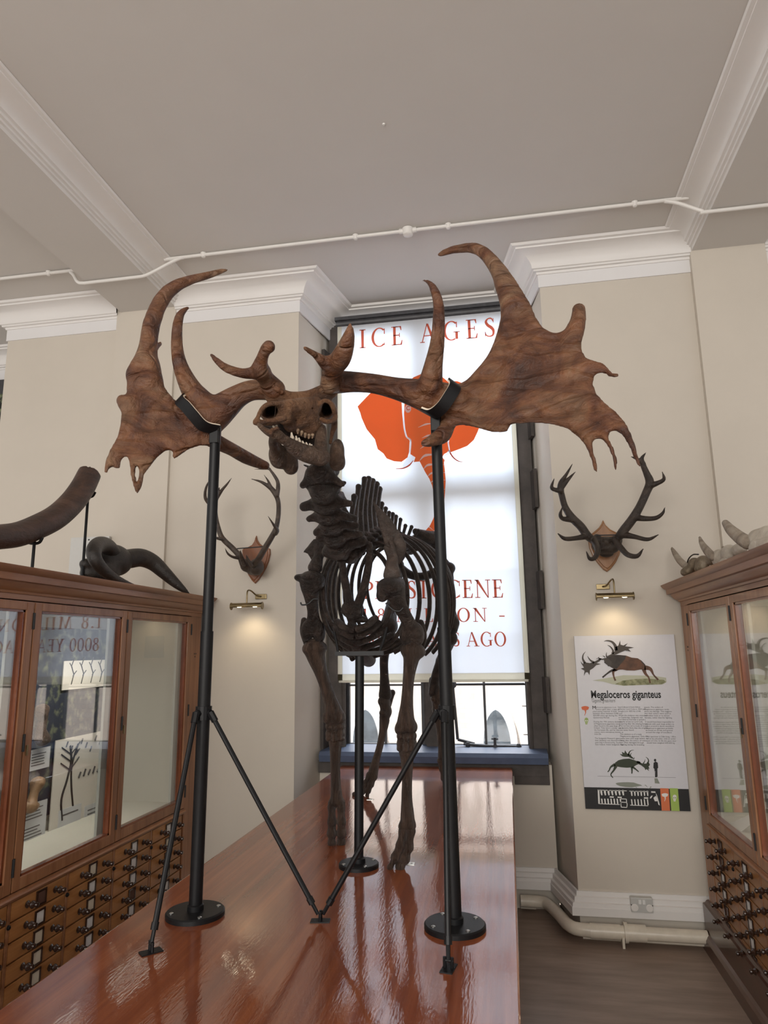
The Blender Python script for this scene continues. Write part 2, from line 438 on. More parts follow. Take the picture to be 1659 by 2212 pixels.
M_WALL = paint('wall_paint', (.575,.525,.455), .75, .025, 1.5, .03, 220)
M_CEIL = paint('ceiling_paint', (.60,.575,.545), .85, .02, .8, .02, 160)
M_WHITE = paint('white_trim_paint', (.74,.72,.70), .5, .02, 2, .01, 100)
M_FRIEZE = paint('frieze_paint', (.72,.71,.71), .6, .02, 2, .01, 100)
M_FLOOR = paint('brown_floor', (.26,.19,.15), .42, .2, 4, .05, 120, stretch=(.5,3,1), spec=.4)
M_TABLE = wood('polished_mahogany', (.130,.028,.008), (.225,.054,.016), (.35,.105,.034), rough=.55, grain=(17,.55,17), coat=1.0, ior=1.88, bump=.022, bscale=(150,28,150), coat_rough=.06, spec=.12)
M_CAB = wood('cabinet_wood', (.175,.070,.029), (.27,.118,.053), (.37,.182,.088), rough=.42, grain=(9,1.2,9), coat=.18, bump=.02)
M_CABV = wood('cabinet_wood_upright', (.175,.070,.029), (.27,.118,.053), (.37,.182,.088), rough=.42, grain=(14,14,1.2), coat=.18, bump=.02, bscale=(60,60,6))
M_DRAWER = wood('drawer_wood', (.24,.092,.027), (.37,.160,.051), (.50,.245,.090), rough=.42, grain=(12,2.5,22), coat=.15, bump=.02)
M_DARKWOOD = wood('dark_turned_wood', (.020,.009,.006), (.035,.016,.010), (.055,.026,.016), rough=.25, grain=(20,20,20), coat=.5)
M_PLINTH = wood('dark_plinth_wood', (.045,.017,.010), (.075,.028,.016), (.11,.045,.026), rough=.3, grain=(9,1.2,9), coat=.4)
M_REDBEAD = wood('red_glazing_bead', (.12,.030,.012), (.19,.052,.02), (.25,.075,.03), rough=.25, grain=(9,9,3), coat=.5)
M_LINING = paint('cream_case_lining', (.50,.485,.42), .8, .03, 2)
M_GREYLIN = paint('grey_case_jamb', (.42,.43,.40), .7, .03, 2)
M_GLASS = pane('case_glass', (.985,.992,.988), 1.8, 1.35)
M_WGLASS = pane('window_glass', (.97,.98,1.0), 1.45, 1.0)
M_BLACK = paint('black_steel', (.005,.005,.006), .45, .2, 30, .03, 200, spec=.28)
M_STEEL = paint('bright_steel', (.55,.55,.53), .3, .1, 20, metal=1.0)
M_BRASS = paint('antique_brass', (.24,.185,.10), .30, .15, 20, metal=1.0)
M_FELT = paint('cream_felt', (.70,.60,.48), .9, .05, 30)
def antler_mat():
    m, nt, b = nodes_of('antler_brown'); N = nt.nodes; L = nt.links
    tc = N.new('ShaderNodeTexCoord')
    def noise(scale, det, dis, st=(1,1,1)):
        mp = N.new('ShaderNodeMapping'); mp.inputs['Scale'].default_value = st; L.new(tc.outputs['Object'], mp.inputs[0])
        n = N.new('ShaderNodeTexNoise'); n.inputs['Scale'].default_value = scale; n.inputs['Detail'].default_value = det; n.inputs['Distortion'].default_value = dis; n.inputs['Roughness'].default_value = .62
        L.new(mp.outputs[0], n.inputs[0]); return n.outputs[0], mp
    big, _ = noise(5.5, 7, .9); fine, _ = noise(16, 8, 1.2, (.45,1,1)); speck, _ = noise(70, 5, .3)
    cr = N.new('ShaderNodeValToRGB'); e = cr.color_ramp.elements
    e[0].position = .30; e[0].color = (.045,.015,.008,1); e[1].position = .72; e[1].color = (.30,.175,.098,1)
    for p, c in ((.42,(.105,.037,.016)),(.51,(.170,.070,.030)),(.60,(.185,.095,.049))): x = e.new(p); x.color = (*c,1)
    L.new(big, cr.inputs[0])
    c2 = N.new('ShaderNodeValToRGB'); c2.color_ramp.elements[0].position = .33; c2.color_ramp.elements[1].position = .66
    c2.color_ramp.elements[0].color = (.36,.31,.28,1); c2.color_ramp.elements[1].color = (1.12,1.12,1.12,1); L.new(fine, c2.inputs[0])
    mu = N.new('ShaderNodeMix'); mu.data_type = 'RGBA'; mu.blend_type = 'MULTIPLY'; mu.inputs[0].default_value = .8
    L.new(cr.outputs[0], mu.inputs[6]); L.new(c2.outputs[0], mu.inputs[7]); L.new(mu.outputs[2], b.inputs['Base Color'])
    b.inputs['Roughness'].default_value = .46
    # branching blood-vessel grooves: edges of distorted, drawn out cells
    mp = N.new('ShaderNodeMapping'); mp.inputs['Scale'].default_value = (.35,1,1); L.new(tc.outputs['Object'], mp.inputs[0])
    wn = N.new('ShaderNodeTexNoise'); wn.inputs['Scale'].default_value = 5; wn.inputs['Detail'].default_value = 3; L.new(mp.outputs[0], wn.inputs[0])
    ad = N.new('ShaderNodeVectorMath'); ad.operation = 'MULTIPLY_ADD'; ad.inputs[1].default_value = (.16,.16,.16); L.new(wn.outputs['Color'], ad.inputs[0]); L.new(mp.outputs[0], ad.inputs[2])
    vo = N.new('ShaderNodeTexVoronoi'); vo.feature = 'DISTANCE_TO_EDGE'; vo.inputs['Scale'].default_value = 9; L.new(ad.outputs[0], vo.inputs[0])
    mr = N.new('ShaderNodeMapRange'); mr.inputs['From Max'].default_value = .07; L.new(vo.outputs['Distance'], mr.inputs[0])
    def mth(op, a, b_): 
        q = N.new('ShaderNodeMath'); q.operation = op
        for k, v in enumerate((a,b_)):
            if isinstance(v,(int,float)): q.inputs[k].default_value = v
            else: L.new(v, q.inputs[k])
        return q.outputs[0]
    h = mth('ADD', mth('MULTIPLY', mr.outputs[0], .30), mth('ADD', mth('MULTIPLY', fine, 1.1), mth('MULTIPLY', speck, .22)))
    bp = N.new('ShaderNodeBump'); bp.inputs['Strength'].default_value = .9; bp.inputs['Distance'].default_value = .022
    L.new(h, bp.inputs['Height']); L.new(bp.outputs[0], b.inputs['Normal']); return m
M_ANTLER = antler_mat()
M_SKULL = bone('skull_brown', (.055,.024,.014), (.16,.075,.036), (.29,.155,.080), .48, 15, (1,1,1), .9, 70, dist=.02)
M_JAW = bone('jaw_brown', (.032,.019,.013), (.078,.045,.029), (.16,.10,.065), .42, 13, (1,1,1), .8, 60, dist=.02)
M_BONE = bone('dark_bone', (.008,.005,.004), (.021,.0125,.0095), (.060,.039,.030), .38, 13, (1,1,1), .9, 55, dist=.02)
M_BONE2 = bone('dark_leg_bone', (.014,.008,.006), (.040,.023,.016), (.095,.058,.041), .34, 9, (3,3,.6), .8, 40, dist=.02)
M_TOOTH = bone('tooth_ivory', (.35,.27,.19), (.60,.52,.42), (.78,.72,.62), .35, 60, (1,1,1), .2, 90)
M_HOLE = plain('deep_bone_shadowless', (.010,.007,.006), .8)
M_TROPHY = bone('trophy_antler', (.012,.008,.006), (.030,.020,.014), (.060,.042,.030), .4, 22, (1,1,1), .5, 80)
M_TROPHYL = bone('trophy_antler_light', (.028,.019,.014), (.055,.038,.028), (.095,.070,.052), .42, 18, (1,1,1), .4, 70)
M_SHIELD = wood('oak_shield', (.20,.090,.035), (.30,.145,.062), (.40,.21,.10), rough=.35, grain=(10,10,1.5), coat=.3)
M_SHIELDD = wood('red_oak_shield', (.15,.050,.020), (.22,.080,.032), (.29,.115,.05), rough=.35, grain=(10,10,1.5), coat=.3)
M_TUSK = bone('mammoth_tusk', (.020,.011,.008), (.052,.026,.017), (.11,.060,.040), .45, 8, (1,.6,1.6), .5, 30)
M_HORN = bone('dark_horn', (.010,.008,.007), (.022,.017,.014), (.045,.036,.030), .45, 10, (1,1,1), .35, 60)
M_BISON = bone('pale_bison_bone', (.34,.29,.23), (.50,.45,.37), (.62,.57,.49), .65, 9, (1,1,1), .4, 40)
M_BHORN = bone('pale_horn_core', (.16,.125,.095), (.30,.25,.195), (.44,.385,.31), .65, 10, (1,1,1), .6, 60)
M_STONE = paint('dark_window_stone', (.060,.050,.045), .7, .25, 9, .15, 60)
M_SILL = paint('sky_tinted_sill_stone', (.075,.10,.165), .45, .12, 7, .06, 80)  # grey stone, with the sky's blue reflection painted into the base colour
M_IRON = paint('window_iron', (.045,.045,.050), .5, .2, 20)
M_BLIND = cloth('blind_fabric', (.90,.92,.95), .012, .74)
M_HEM = cloth('blind_hem', (.84,.82,.74), .03, .62)
M_ORANGE = cloth('orange_print', (.84,.27,.105), .02, .62)
M_RED = cloth('red_print', (.62,.13,.075), .02, .45)
M_BLINDW = cloth('white_print_gap', (.92,.94,.97), .05, .78)
M_PIPE = paint('cream_gloss_pipe', (.66,.60,.50), .3, .06, 14, .05, 40)
M_CONDUIT = paint('white_conduit', (.72,.70,.67), .4, .02, 10)
M_PLASTIC = plain('socket_plastic', (.50,.50,.48), .35)
M_PAPER = plain('white_paper', (.72,.72,.70), .7)
M_CARD = plain('cream_card', (.66,.60,.47), .7)
M_BROWNCARD = plain('brown_card', (.10,.045,.028), .7)
M_INK = plain('black_ink', (.012,.012,.013), .6)
M_GREYINK = plain('grey_ink', (.10,.10,.10), .7)
M_BULB = emit('lit_bulb', (1.0,.86,.62), 14)
M_BRICK = None
# ------------------------------------------------------------------ the room
ZC = 4.60          # ceiling
YW = 4.77          # pier walls either side of the window bay
YB = 5.42          # wall plane around the window
def ogee(h0, h1, pr, lower=()):
    """cornice section: list of (projection, height) from below to the ceiling"""
    pts = list(lower)
    for k in range(9):
        a = k/8*math.pi/2
        pts.append((h0[0]+(h1[0]-h0[0])*(1-math.cos(a)), h0[1]+(h1[1]-h0[1])*math.sin(a)))
    return pts+list(pr)
m = MB(); m.box((-7,-6,-.12), (6,5.3,0)); struct(m.build('floor', M_FLOOR, origin=(0,0,0)))
m = MB(); m.box((-7,-6,ZC), (6,5.6,ZC+.15)); struct(m.build('ceiling', M_CEIL, origin=(0,0,ZC)))
# left: next bay, pilaster, pier wall
m = MB()
XN = PY(21,700,YW)[0]
m.box((XN,YW,0), (-1.485,5.6,ZC)); m.box((-3.02,YW-.03,0), (-2.505,YW,ZC))
m.box((-7,5.5,0), (XN,5.65,ZC))
struct(m.build('wall_left', M_WALL, origin=(-2,YW,0)))
m = MB()
m.box((.355,YW,0), (6,5.6,ZC)); m.box((1.40,YW-.05,0), (1.89,YW,ZC))
struct(m.build('wall_right', M_WALL, origin=(1,YW,0)))
# reveals, wall below the sill and above the window head
m = MB()
m.add([(-1.485,YW,0),(-1.36,YB+.2,0),(-1.36,YB+.2,ZC),(-1.485,YW,ZC),(-1.5,YW+.06,0),(-1.5,YB+.2,0),(-1.5,YB+.2,ZC),(-1.5,YW+.06,ZC)],
      [(0,1,2,3),(4,7,6,5),(1,5,6,2),(0,3,7,4),(3,2,6,7),(0,4,5,1)])
m.add([(.355,YW,0),(.22,YB+.2,0),(.22,YB+.2,ZC),(.355,YW,ZC),(.37,YW+.06,0),(.37,YB+.2,0),(.37,YB+.2,ZC),(.37,YW+.06,ZC)],
      [(0,3,2,1),(4,5,6,7),(1,2,6,5),(0,4,7,3),(3,7,6,2),(0,1,5,4)])
m.box((-1.42,5.20,0), (.26,5.6,.93)); m.box((-1.42,YB,4.44), (.30,5.6,ZC))
struct(m.build('wall_back', M_WALL, origin=(-.57,5.3,0)))
# cornice of the window wall: one moulding running round the bay, with the white frieze under it
CORN = [(0,4.43),(.018,4.432),(.022,4.448),(.040,4.450),(.040,4.463),(.052,4.466)]
CORN = ogee((.052,4.466), (.165,4.570), [(.168,4.580),(.190,4.583),(.200,4.599)], CORN)
def run(prof, st): return [[np.array([st_[0]+st_[2]*p, st_[1]+st_[3]*p, z]) for p, z in prof] for st_ in st]
bay = [(-2.51,YW,0,-1),(-1.485,YW,1,-1),(-1.36,YB,1,-1),(.22,YB,-1,-1),(.355,YW,-1,-1),(1.405,YW,0,-1)]
m = MB(); m.sweep(run(CORN, bay)); struct(m.build('trim_1', M_WHITE, smooth=True))
FR = [(.0,4.335),(.010,4.335),(.010,4.432)]
m = MB(); m.sweep(run(FR, bay)); struct(m.build('trim_2', M_FRIEZE))
bay2 = [(-5.6,5.5,0,-1),(XN,5.5,-1,-1),(XN,YW,-1,-1),(-3.015,YW,0,-1)]
m = MB(); m.sweep(run(CORN, bay2)); struct(m.build('trim_3', M_WHITE, smooth=True))
m = MB(); m.sweep(run(FR, bay2)); struct(m.build('trim_4', M_FRIEZE))
m = MB(); m.sweep(run(CORN, [(1.89,YW,0,-1),(3.6,YW,0,-1)])); m.sweep(run(FR, [(1.89,YW,0,-1),(3.6,YW,0,-1)]))
struct(m.build('trim_5', M_WHITE, smooth=True))
# two shallow ceiling beams with moulded cheeks
BP = [(0,4.475),(.001,4.498),(.016,4.500),(.018,4.513),(.034,4.516),(.036,4.532),(.052,4.536)]
BP = ogee((.052,4.536), (.168,4.582), [(.170,4.587),(.192,4.589),(.200,4.599)], BP)
for n, (x0, x1) in ((6, (-2.985,-2.51)), (7, (1.41,1.89))):
    m = MB(); m.box((x0,-6,4.475), (x1,YW,ZC))
    struct(m.build('trim_%d' % n, M_CEIL, origin=(x0,0,4.475)))
    m = MB()
    m.sweep(run(BP, [(x1,-6,1,0),(x1,YW-.02,1,0)] if n == 6 else [(x0,-6,-1,0),(x0,YW-.02,-1,0)]))
    struct(m.build('trim_%d' % (n+2), M_WHITE, smooth=True, origin=(x0,0,4.475)))
# skirting board: stepped, round the bay
SK = [(.0,.262),(.012,.262),(.014,.236),(.026,.232),(.028,.206),(.040,.202),(.042,.182),(.046,.178),(.046,.132),(.0,.132)]
m = MB(); m.sweep(run(SK, [(.26,5.2,0,-1),(.10,5.2,0,-1),(-.30,5.2,0,-1)]))
struct(m.build('baseboard_back', M_WHITE, origin=(0,5.2,.1)))
m = MB(); m.sweep(run(SK, [(.249,5.2,-1,-1),(.355,YW,-1,-1),(1.12,YW,0,-1)]))
struct(m.build('baseboard_right', M_WHITE, origin=(.7,YW,.1)))
m = MB(); m.sweep(run(SK, [(-2.5,YW,0,-1),(-1.485,YW,1,-1),(-1.385,5.2,1,-1)]))
struct(m.build('baseboard_left', M_WHITE, origin=(-2,YW,.1)))

# ------------------------------------------------------------------ the window
WX0, WX1 = -1.36, .22
win = thing('window_1', (-.57,5.4,1.0), 'tall stone mullioned window behind the printed blind', 'window'); struct(win)
m = MB()
m.box((WX0-.02,5.30,.95), (-1.265,5.55,4.47)); m.box((.135,5.30,.95), (WX1+.03,5.55,4.47))
m.box((WX0,5.34,4.40), (WX1,5.55,4.48))
m.tube([(-1.262,5.305,.98),(-1.262,5.305,4.42)], .018, 8); m.tube([(.132,5.305,.98),(.132,5.305,4.42)], .018, 8)
m.build('stone_frame', M_STONE, win)
m = MB(); m.box((-.635,5.34,1.0), (-.545,5.50,4.42)); m.box((-.655,5.40,1.0), (-.525,5.46,4.42)); m.build('mullion', M_STONE, win)
for z in (2.98, ):
    m = MB(); m.box((-1.27,5.36,z), (.14,5.48,z+.11)); m.build('transom', M_STONE, win)
# toothed quoins of the jambs
def quoin(side, z0, z1, w):
    m = MB()
    if side > 0:
        d = np.array([.135,-.65])/np.hypot(.135,.65); p = np.array([.226,5.385]); q = p + d*w; nrm = np.array([-.65,-.135])/np.hypot(.135,.65)*.012
    else:
        d = np.array([-.125,-.65])/np.hypot(.125,.65); p = np.array([-1.368,5.385]); q = p + d*w; nrm = np.array([.65,-.125])/np.hypot(.125,.65)*.012
    c = [p+nrm, q+nrm, q-nrm, p-nrm]
    m.prism([(a[0],a[1],z0) for a in c], (0,0,z1-z0)); m.build('quoin', M_STONE, win)
for z0, z1 in ((3.34,3.62),(2.78,3.08),(2.02,2.30),(1.28,1.53)): quoin(1, z0, z1, .19)
for z0, z1 in ((3.98,4.21),(1.02,1.50)): quoin(-1, z0, z1, .19)
# iron casements with a vertical and a horizontal glazing bar
for x0, x1, opens in ((-1.262,-.655,False),(-.525,.132,True)):
    for z0, z1 in ((1.015,2.975),(3.095,4.40)):
        m = MB(); y = 5.43; t = .022
        m.box((x0,y-.02,z0),(x1,y+.02,z0+t)); m.box((x0,y-.02,z1-t),(x1,y+.02,z1)); m.box((x0,y-.02,z0+t),(x0+t,y+.02,z1-t)); m.box((x1-t,y-.02,z0+t),(x1,y+.02,z1-t))
        xm = (x0+x1)/2
        m.box((xm-.009,y-.012,z0+t),(xm+.009,y+.012,z1-t))
        for k in range(1, 4 if z1 < 3 else 3):
            zz = z0+(.455 if z1 < 3 else .43)*k
            if zz < z1-.1: m.box((x0+t,y-.010,zz-.007),(x1-t,y+.010,zz+.007))
        fr = m.build('casement', M_IRON, win)
        m = MB(); m.box((x0+t,y-.003,z0+t),(x1-t,y+.003,z1-t)); m.build('pane', M_WGLASS, fr)
# the right hand light has an inner opening sash with a stay bar along the sill
m = MB(); y = 5.375
a = [(-.405,y,1.075),(-.43,y,1.475),(.105,y+.035,1.475),(.10,y+.035,1.035)]
m.tube(a[:2], .011, 8); m.tube(a[1:3], .008, 8); m.tube([a[0],(-.28,y,1.045)], .011, 8)
m.lathe((-.43,y,1.475), (0,-1,0), [(.02,0),(.032,.012),(.02,.03),(.008,.035)], 10)
st = m.build('opening_sash', M_IRON, win)
m = MB(); m.tube([(-.36,5.36,1.045),(-.20,5.345,1.035),(.06,5.36,1.03)], .010, 8); m.tube([(-.13,5.345,1.035),(-.13,5.345,1.095)], .010, 8)
m.tube([(-.155,5.345,1.085),(-.105,5.345,1.085)], .007, 6); m.lathe((-.13,5.345,1.005),(0,0,1),[(.022,0),(.022,.02),(.012,.04)],10)
m.lathe((-.33,5.35,1.02),(0,0,1),[(.012,0),(.022,.025),(.010,.04)],10); m.lathe((.04,5.36,1.01),(0,0,1),[(.012,0),(.022,.025),(.010,.04)],10)
m.build('window_stay', M_IRON, win)
# sill and the dark stone course below it
m = MB(); m.prism([(-1.40,5.11,.945),(-1.40,5.095,.99),(-1.40,5.12,1.015),(-1.40,5.45,1.035),(-1.40,5.45,.945)], (1.635,0,0)); 
m.build('sill', M_SILL, win)
m = MB(); m.box((-1.42,5.165,.86), (.235,5.30,.948)); m.box((.0,5.175,.80), (.240,5.30,.93), bev=.004); m.build('stone_apron', M_STONE, win)

# neighbouring bay far left: a strip of its window with a dark printed blind
win2 = thing('window_2', (-4.2,5.45,1.0), 'dark printed blind in the window of the next bay at far left', 'window'); struct(win2)
m = MB(); m.box((-5.3,5.42,1.0), (XN-.01,5.49,4.30)); m.build('frame', M_IRON, win2)
m = MB(); m.box((-5.2,5.40,1.1), (XN-.08,5.415,4.15))
m.build('dark_blind', paint('dark_leaf_print', (.012,.014,.011), .7, .1, 9, col2=(.20,.23,.13), lo=.50, hi=.60, detail=5), win2)

# ------------------------------------------------------------------ the street outside
M_FACADE = bpy.data.materials.new('pale_sunlit_brick'); M_FACADE.use_nodes = True
_n = M_FACADE.node_tree.nodes; _l = M_FACADE.node_tree.links
_tc = _n.new('ShaderNodeTexCoord'); _mp = _n.new('ShaderNodeMapping'); _mp.inputs['Rotation'].default_value = (math.radians(90),0,0)
_b = _n.new('ShaderNodeTexBrick'); _b.inputs['Color1'].default_value = (.72,.62,.55,1); _b.inputs['Color2'].default_value = (.78,.69,.62,1); _b.inputs['Mortar'].default_value = (.62,.57,.53,1)
_b.inputs['Scale'].default_value = 3.4; _b.inputs['Mortar Size'].default_value = .012
_l.new(_tc.outputs['Object'], _mp.inputs[0]); _l.new(_mp.outputs[0], _b.inputs[0]); _l.new(_b.outputs[0], _n['Principled BSDF'].inputs['Base Color'])
_n['Principled BSDF'].inputs['Roughness'].default_value = .9
M_ASHLAR = paint('pale_ashlar', (.74,.76,.78), .85, .04, 3)
M_DARKGLASS = paint('dim_lancet_glass', (.10,.12,.14), .15, .3, 5)
bld = thing('brick_building', (-.5,11.2,-2.5), 'pale sunlit brick building with stone arched windows seen through the window below the blind', 'building')
m = MB(); m.box((-9,11.2,-2.5), (8,11.9,9)); m.build('facade', M_FACADE, bld)
def lancet(cx, w, z0, zs, h, y, n=8):
    L = [(cx-w, y, z0)] ; R = []
    for k in range(n+1):
        t = k/n*math.pi/2.2
        x = w*(math.cos(t)-math.cos(math.pi/2.2))/(1-math.cos(math.pi/2.2)); z = zs+h*math.sin(t)/math.sin(math.pi/2.2)
        L.append((cx-x, y, z)); R.append((cx+x, y, z))
    return L + R[::-1][1:] + [(cx+w, y, z0)]
for cx in (-4.4,-2.28,-.24,1.9):
    m = MB(); m.prism(lancet(cx,.31,-2.0,.30,.70,11.08), (0,.14,0)); f = m.build('arched_window', M_ASHLAR, bld)
    m = MB(); m.prism(lancet(cx,.20,-2.0,.30,.50,11.05), (0,.06,0)); m.build('lancet_pane', M_DARKGLASS, f)
m = MB()
for k in range(16): m.box((.16,11.12,-2.5+k*.42), (.40 if k%2 else .33,11.3,-2.5+k*.42+.40))
for k in range(16): m.box((-2.92,11.12,-2.5+k*.42), (-2.72 if k%2 else -2.80,11.3,-2.5+k*.42+.40))
m.build('corner_stone', M_ASHLAR, bld)
m = MB(); m.box((-9,5.7,-2.6), (8,11.2,-2.5)); struct(m.build('trim_10', paint('street_paving', (.45,.44,.42), .9, .1, 2)))
# ------------------------------------------------------------------ printed blind
BY = 5.215
blind = thing('printed_roller_blind', (-.57,BY,1.5), 'tall white roller blind printed ICE AGES with an orange elephant head, covering the window', 'blind')
HW = .035
ZB0, ZB1, XB0, XB1 = 1.512, 4.405, -1.285, .142
m = MB(); m.box((XB0+HW,BY,ZB0+HW+.015), (XB1-HW,BY+.002,ZB1)); m.build('fabric', M_BLIND, blind)
m = MB(); m.box((XB0,BY-.001,ZB0), (XB0+HW,BY+.003,ZB1)); m.box((XB1-HW,BY-.001,ZB0), (XB1,BY+.003,ZB1)); m.box((XB0,BY-.001,ZB0), (XB1,BY+.003,ZB0+HW+.015))
m.build('hem', M_HEM, blind)
m = MB(); m.tube([(XB0-.01,BY+.02,4.435),(XB1+.01,BY+.02,4.435)], .032, 12); m.box((XB0-.02,BY-.02,4.455),(XB1+.02,BY+.07,4.485)); m.build('roller', M_IRON, blind)
m = MB(); m.tube([(XB1-.01,BY-.004,ZB0-.004),(XB0+.01,BY-.004,ZB0-.004)], .009, 8); m.build('bottom_bar', M_HEM, blind)
# --- serif capitals, cap height 1
TK, TN, SE, SH = .145, .055, .10, .045       # stem, hairline, serif overhang, serif thickness
def arc_ring(cx, cy, rx, ry, tx, ty, a0, a1, n=22):
    out, inn = [], []
    for k in range(n+1):
        a = math.radians(a0+(a1-a0)*k/n)
        out.append((cx+rx*math.cos(a), cy+ry*math.sin(a))); inn.append((cx+(rx-tx)*math.cos(a), cy+(ry-ty)*math.sin(a)))
    return [[out[i], out[i+1], inn[i+1], inn[i]] for i in range(n)]
def rc(x0, y0, x1, y1): return [(x0,y0),(x1,y0),(x1,y1),(x0,y1)]
def stem(x): return [rc(x,0,x+TK,1), rc(x-SE,0,x+TK+SE,SH), rc(x-SE,1-SH,x+TK+SE,1)]
def stroke(p, w, n=8):
    P = smooth_path(p, n); q = []
    K = len(P)
    for i in range(K-1):
        def off(j):
            t = P[min(j+1,K-1)]-P[max(j-1,0)]; t = t/np.linalg.norm(t); ww = np.interp(j/(K-1)*(len(w)-1), range(len(w)), w)/2
            return np.array([-t[1],t[0]])*ww
        a, b = off(i), off(i+1)
        q.append([tuple(P[i]+a), tuple(P[i+1]+b), tuple(P[i+1]-b), tuple(P[i]-a)])
    return q
def glyph(c):
    if c == 'I': return [*stem(SE)], TK+2*SE
    if c == 'L': return stem(SE)+[rc(SE,0,.58,SH), [(.58,0),(.60,.26),(.56,.26),(.50,SH)]], .62
    if c == 'E': return stem(SE)+[rc(SE,0,.58,SH), [(.58,0),(.62,.25),(.58,.25),(.50,SH)], rc(SE,1-SH,.55,1), [(.55,1),(.57,.78),(.53,.78),(.47,1-SH)], rc(SE,.50,.46,.55), rc(.43,.41,.47,.64)], .64
    if c == 'T': return [rc(.27,0,.27+TK,1), rc(.17,0,.37+TK,SH), rc(0,1-SH,.69,1), [(0,1),(-.01,.76),(.03,.76),(.10,1-SH)], [(.69,1),(.70,.76),(.66,.76),(.59,1-SH)]], .70
    if c == 'P': return stem(SE)+arc_ring(.26,.735,.34,.265,TK,TN,-90,90)+[rc(SE,1-TN,.27,1), rc(SE,.47,.27,.47+TN)], .62
    if c == 'R': return stem(SE)+arc_ring(.25,.745,.33,.255,TK,TN,-90,90)+[rc(SE,1-TN,.27,1), rc(SE,.49,.27,.49+TN), [(.28,.5),(.43,.5),(.78,0),(.60,0)], rc(.58,0,.84,SH)], .80
    if c == 'N': return [rc(.12,0,.12+TN,1), rc(.0,0,.30,SH), rc(.74,0,.74+TN,1), rc(.62,1-SH,.92,1), [(.02,1),(.22,1),(.80,0),(.74,0)], rc(0,1-SH,.20,1)], .92
    if c == 'M': return [[(.10,0),(.10+TN,0),(.19+TN,1),(.19,1)], rc(.0,0,.28,SH), [(.19,1),(.35,1),(.58,.12),(.50,.0)], [(.50,0),(.56,.0),(.90,1),(.84,1)], [(.84,1),(1.0,1),(1.06,0),(.91,0)], rc(.81,0,1.16,SH), rc(.06,1-SH,.30,1), rc(.86,1-SH,1.10,1)], 1.16
    if c == 'A': return [[(.09,0),(.09+TN,0),(.43,1),(.38,1)], [(.36,1),(.47,1),(.86,0),(.70,0)], rc(.0,0,.26,SH), rc(.58,0,.96,SH), rc(.21,.33,.62,.38)], .96
    if c == 'O': return arc_ring(.43,.5,.43,.52,TK,TN,0,360,36), .86
    if c == '0': return arc_ring(.30,.5,.30,.52,.12,.05,0,360,32), .60
    if c == 'C': return arc_ring(.45,.5,.45,.52,TK,TN,48,312,30)+[rc(.715,.66,.765,.95), rc(.715,.06,.755,.20)], .80
    if c == 'G': return arc_ring(.45,.5,.45,.52,TK,TN,48,300,30)+[rc(.66,.05,.66+TK,.44), rc(.56,.40,.90,.44), rc(.715,.66,.765,.95)], .92
    if c == 'S': return stroke([(.50,.80),(.40,.955),(.22,.95),(.11,.80),(.20,.62),(.38,.48),(.49,.32),(.46,.10),(.28,.03),(.10,.10),(.05,.25)], [.04,.07,.06,.13,.15,.16,.14,.10,.06,.06,.04])+[rc(.485,.74,.52,.97), rc(.03,.04,.065,.29)], .58
    if c == '8': return arc_ring(.28,.77,.225,.235,.10,.05,0,360,26)+arc_ring(.28,.27,.275,.29,.12,.05,0,360,28), .56
    if c == '1': return [rc(.16,0,.16+TK*.9,1), rc(.04,0,.42,SH), [(.03,.82),(.16,1),(.29,1),(.16,.88)]], .44
    if c == '.': return arc_ring(.09,.075,.085,.085,.085,.085,0,360,14), .20
    if c == '-': return [rc(.04,.36,.40,.44)], .44
    return [], .30
def letters(text, p0, p1, h, gap, word):
    """lay out text from p0 to p1 on the blind (x range), baseline z"""
    W = 0; item = []
    for c in text:
        if c == ' ': W += word; item.append(None); continue
        g, w = glyph(c); item.append((g, W)); W += w+gap
    W -= gap
    s = (p1[0]-p0[0])/W; m = MB()
    for it in item:
        if it is None: continue
        g, x0 = it
        for q in g:
            m.add([(p0[0]+(x0+x)*s, BY-.0035, p0[2]+(p1[2]-p0[2])*((x0+x)/W)+y*h) for x, y in q], [list(range(len(q)))])
    return m
def bp(px, py): return PY(px, py, BY)
for name, text, a, b, top, gap, word in (
    ('title_lettering', 'ICE AGES', (777,753), (1070,727), (777,713), .34, .62),
    ('date_lettering', 'PLEISTOCENE', (786,1294), (1088,1291), (786,1256), .11, .5),
    ('date_lettering', '1.8 MILLION -', (782,1344), (1092,1343), (782,1315), .22, .55),
    ('date_lettering', '8000 YEARS AGO'.replace('Y','Y'), (786,1397), (1094,1396), (786,1367), .10, .40)):
    P, Q, T = bp(*a), bp(*b), bp(*top)
    if 'Y' in text:
        _g = glyph
        def glyph(c, _g=_g):
            if c == 'Y': return [rc(.34,0,.34+TK,.48), rc(.22,0,.60,SH), [(.10,1),(.27,1),(.49,.46),(.34,.46)], [(.66,1),(.72,1),(.47,.44),(.40,.46)], rc(0,1-SH,.36,1), rc(.56,1-SH,.82,1)], .82
            return _g(c)
    letters(text, P, Q, T[2]-P[2], gap, word).build(name, M_RED, blind)
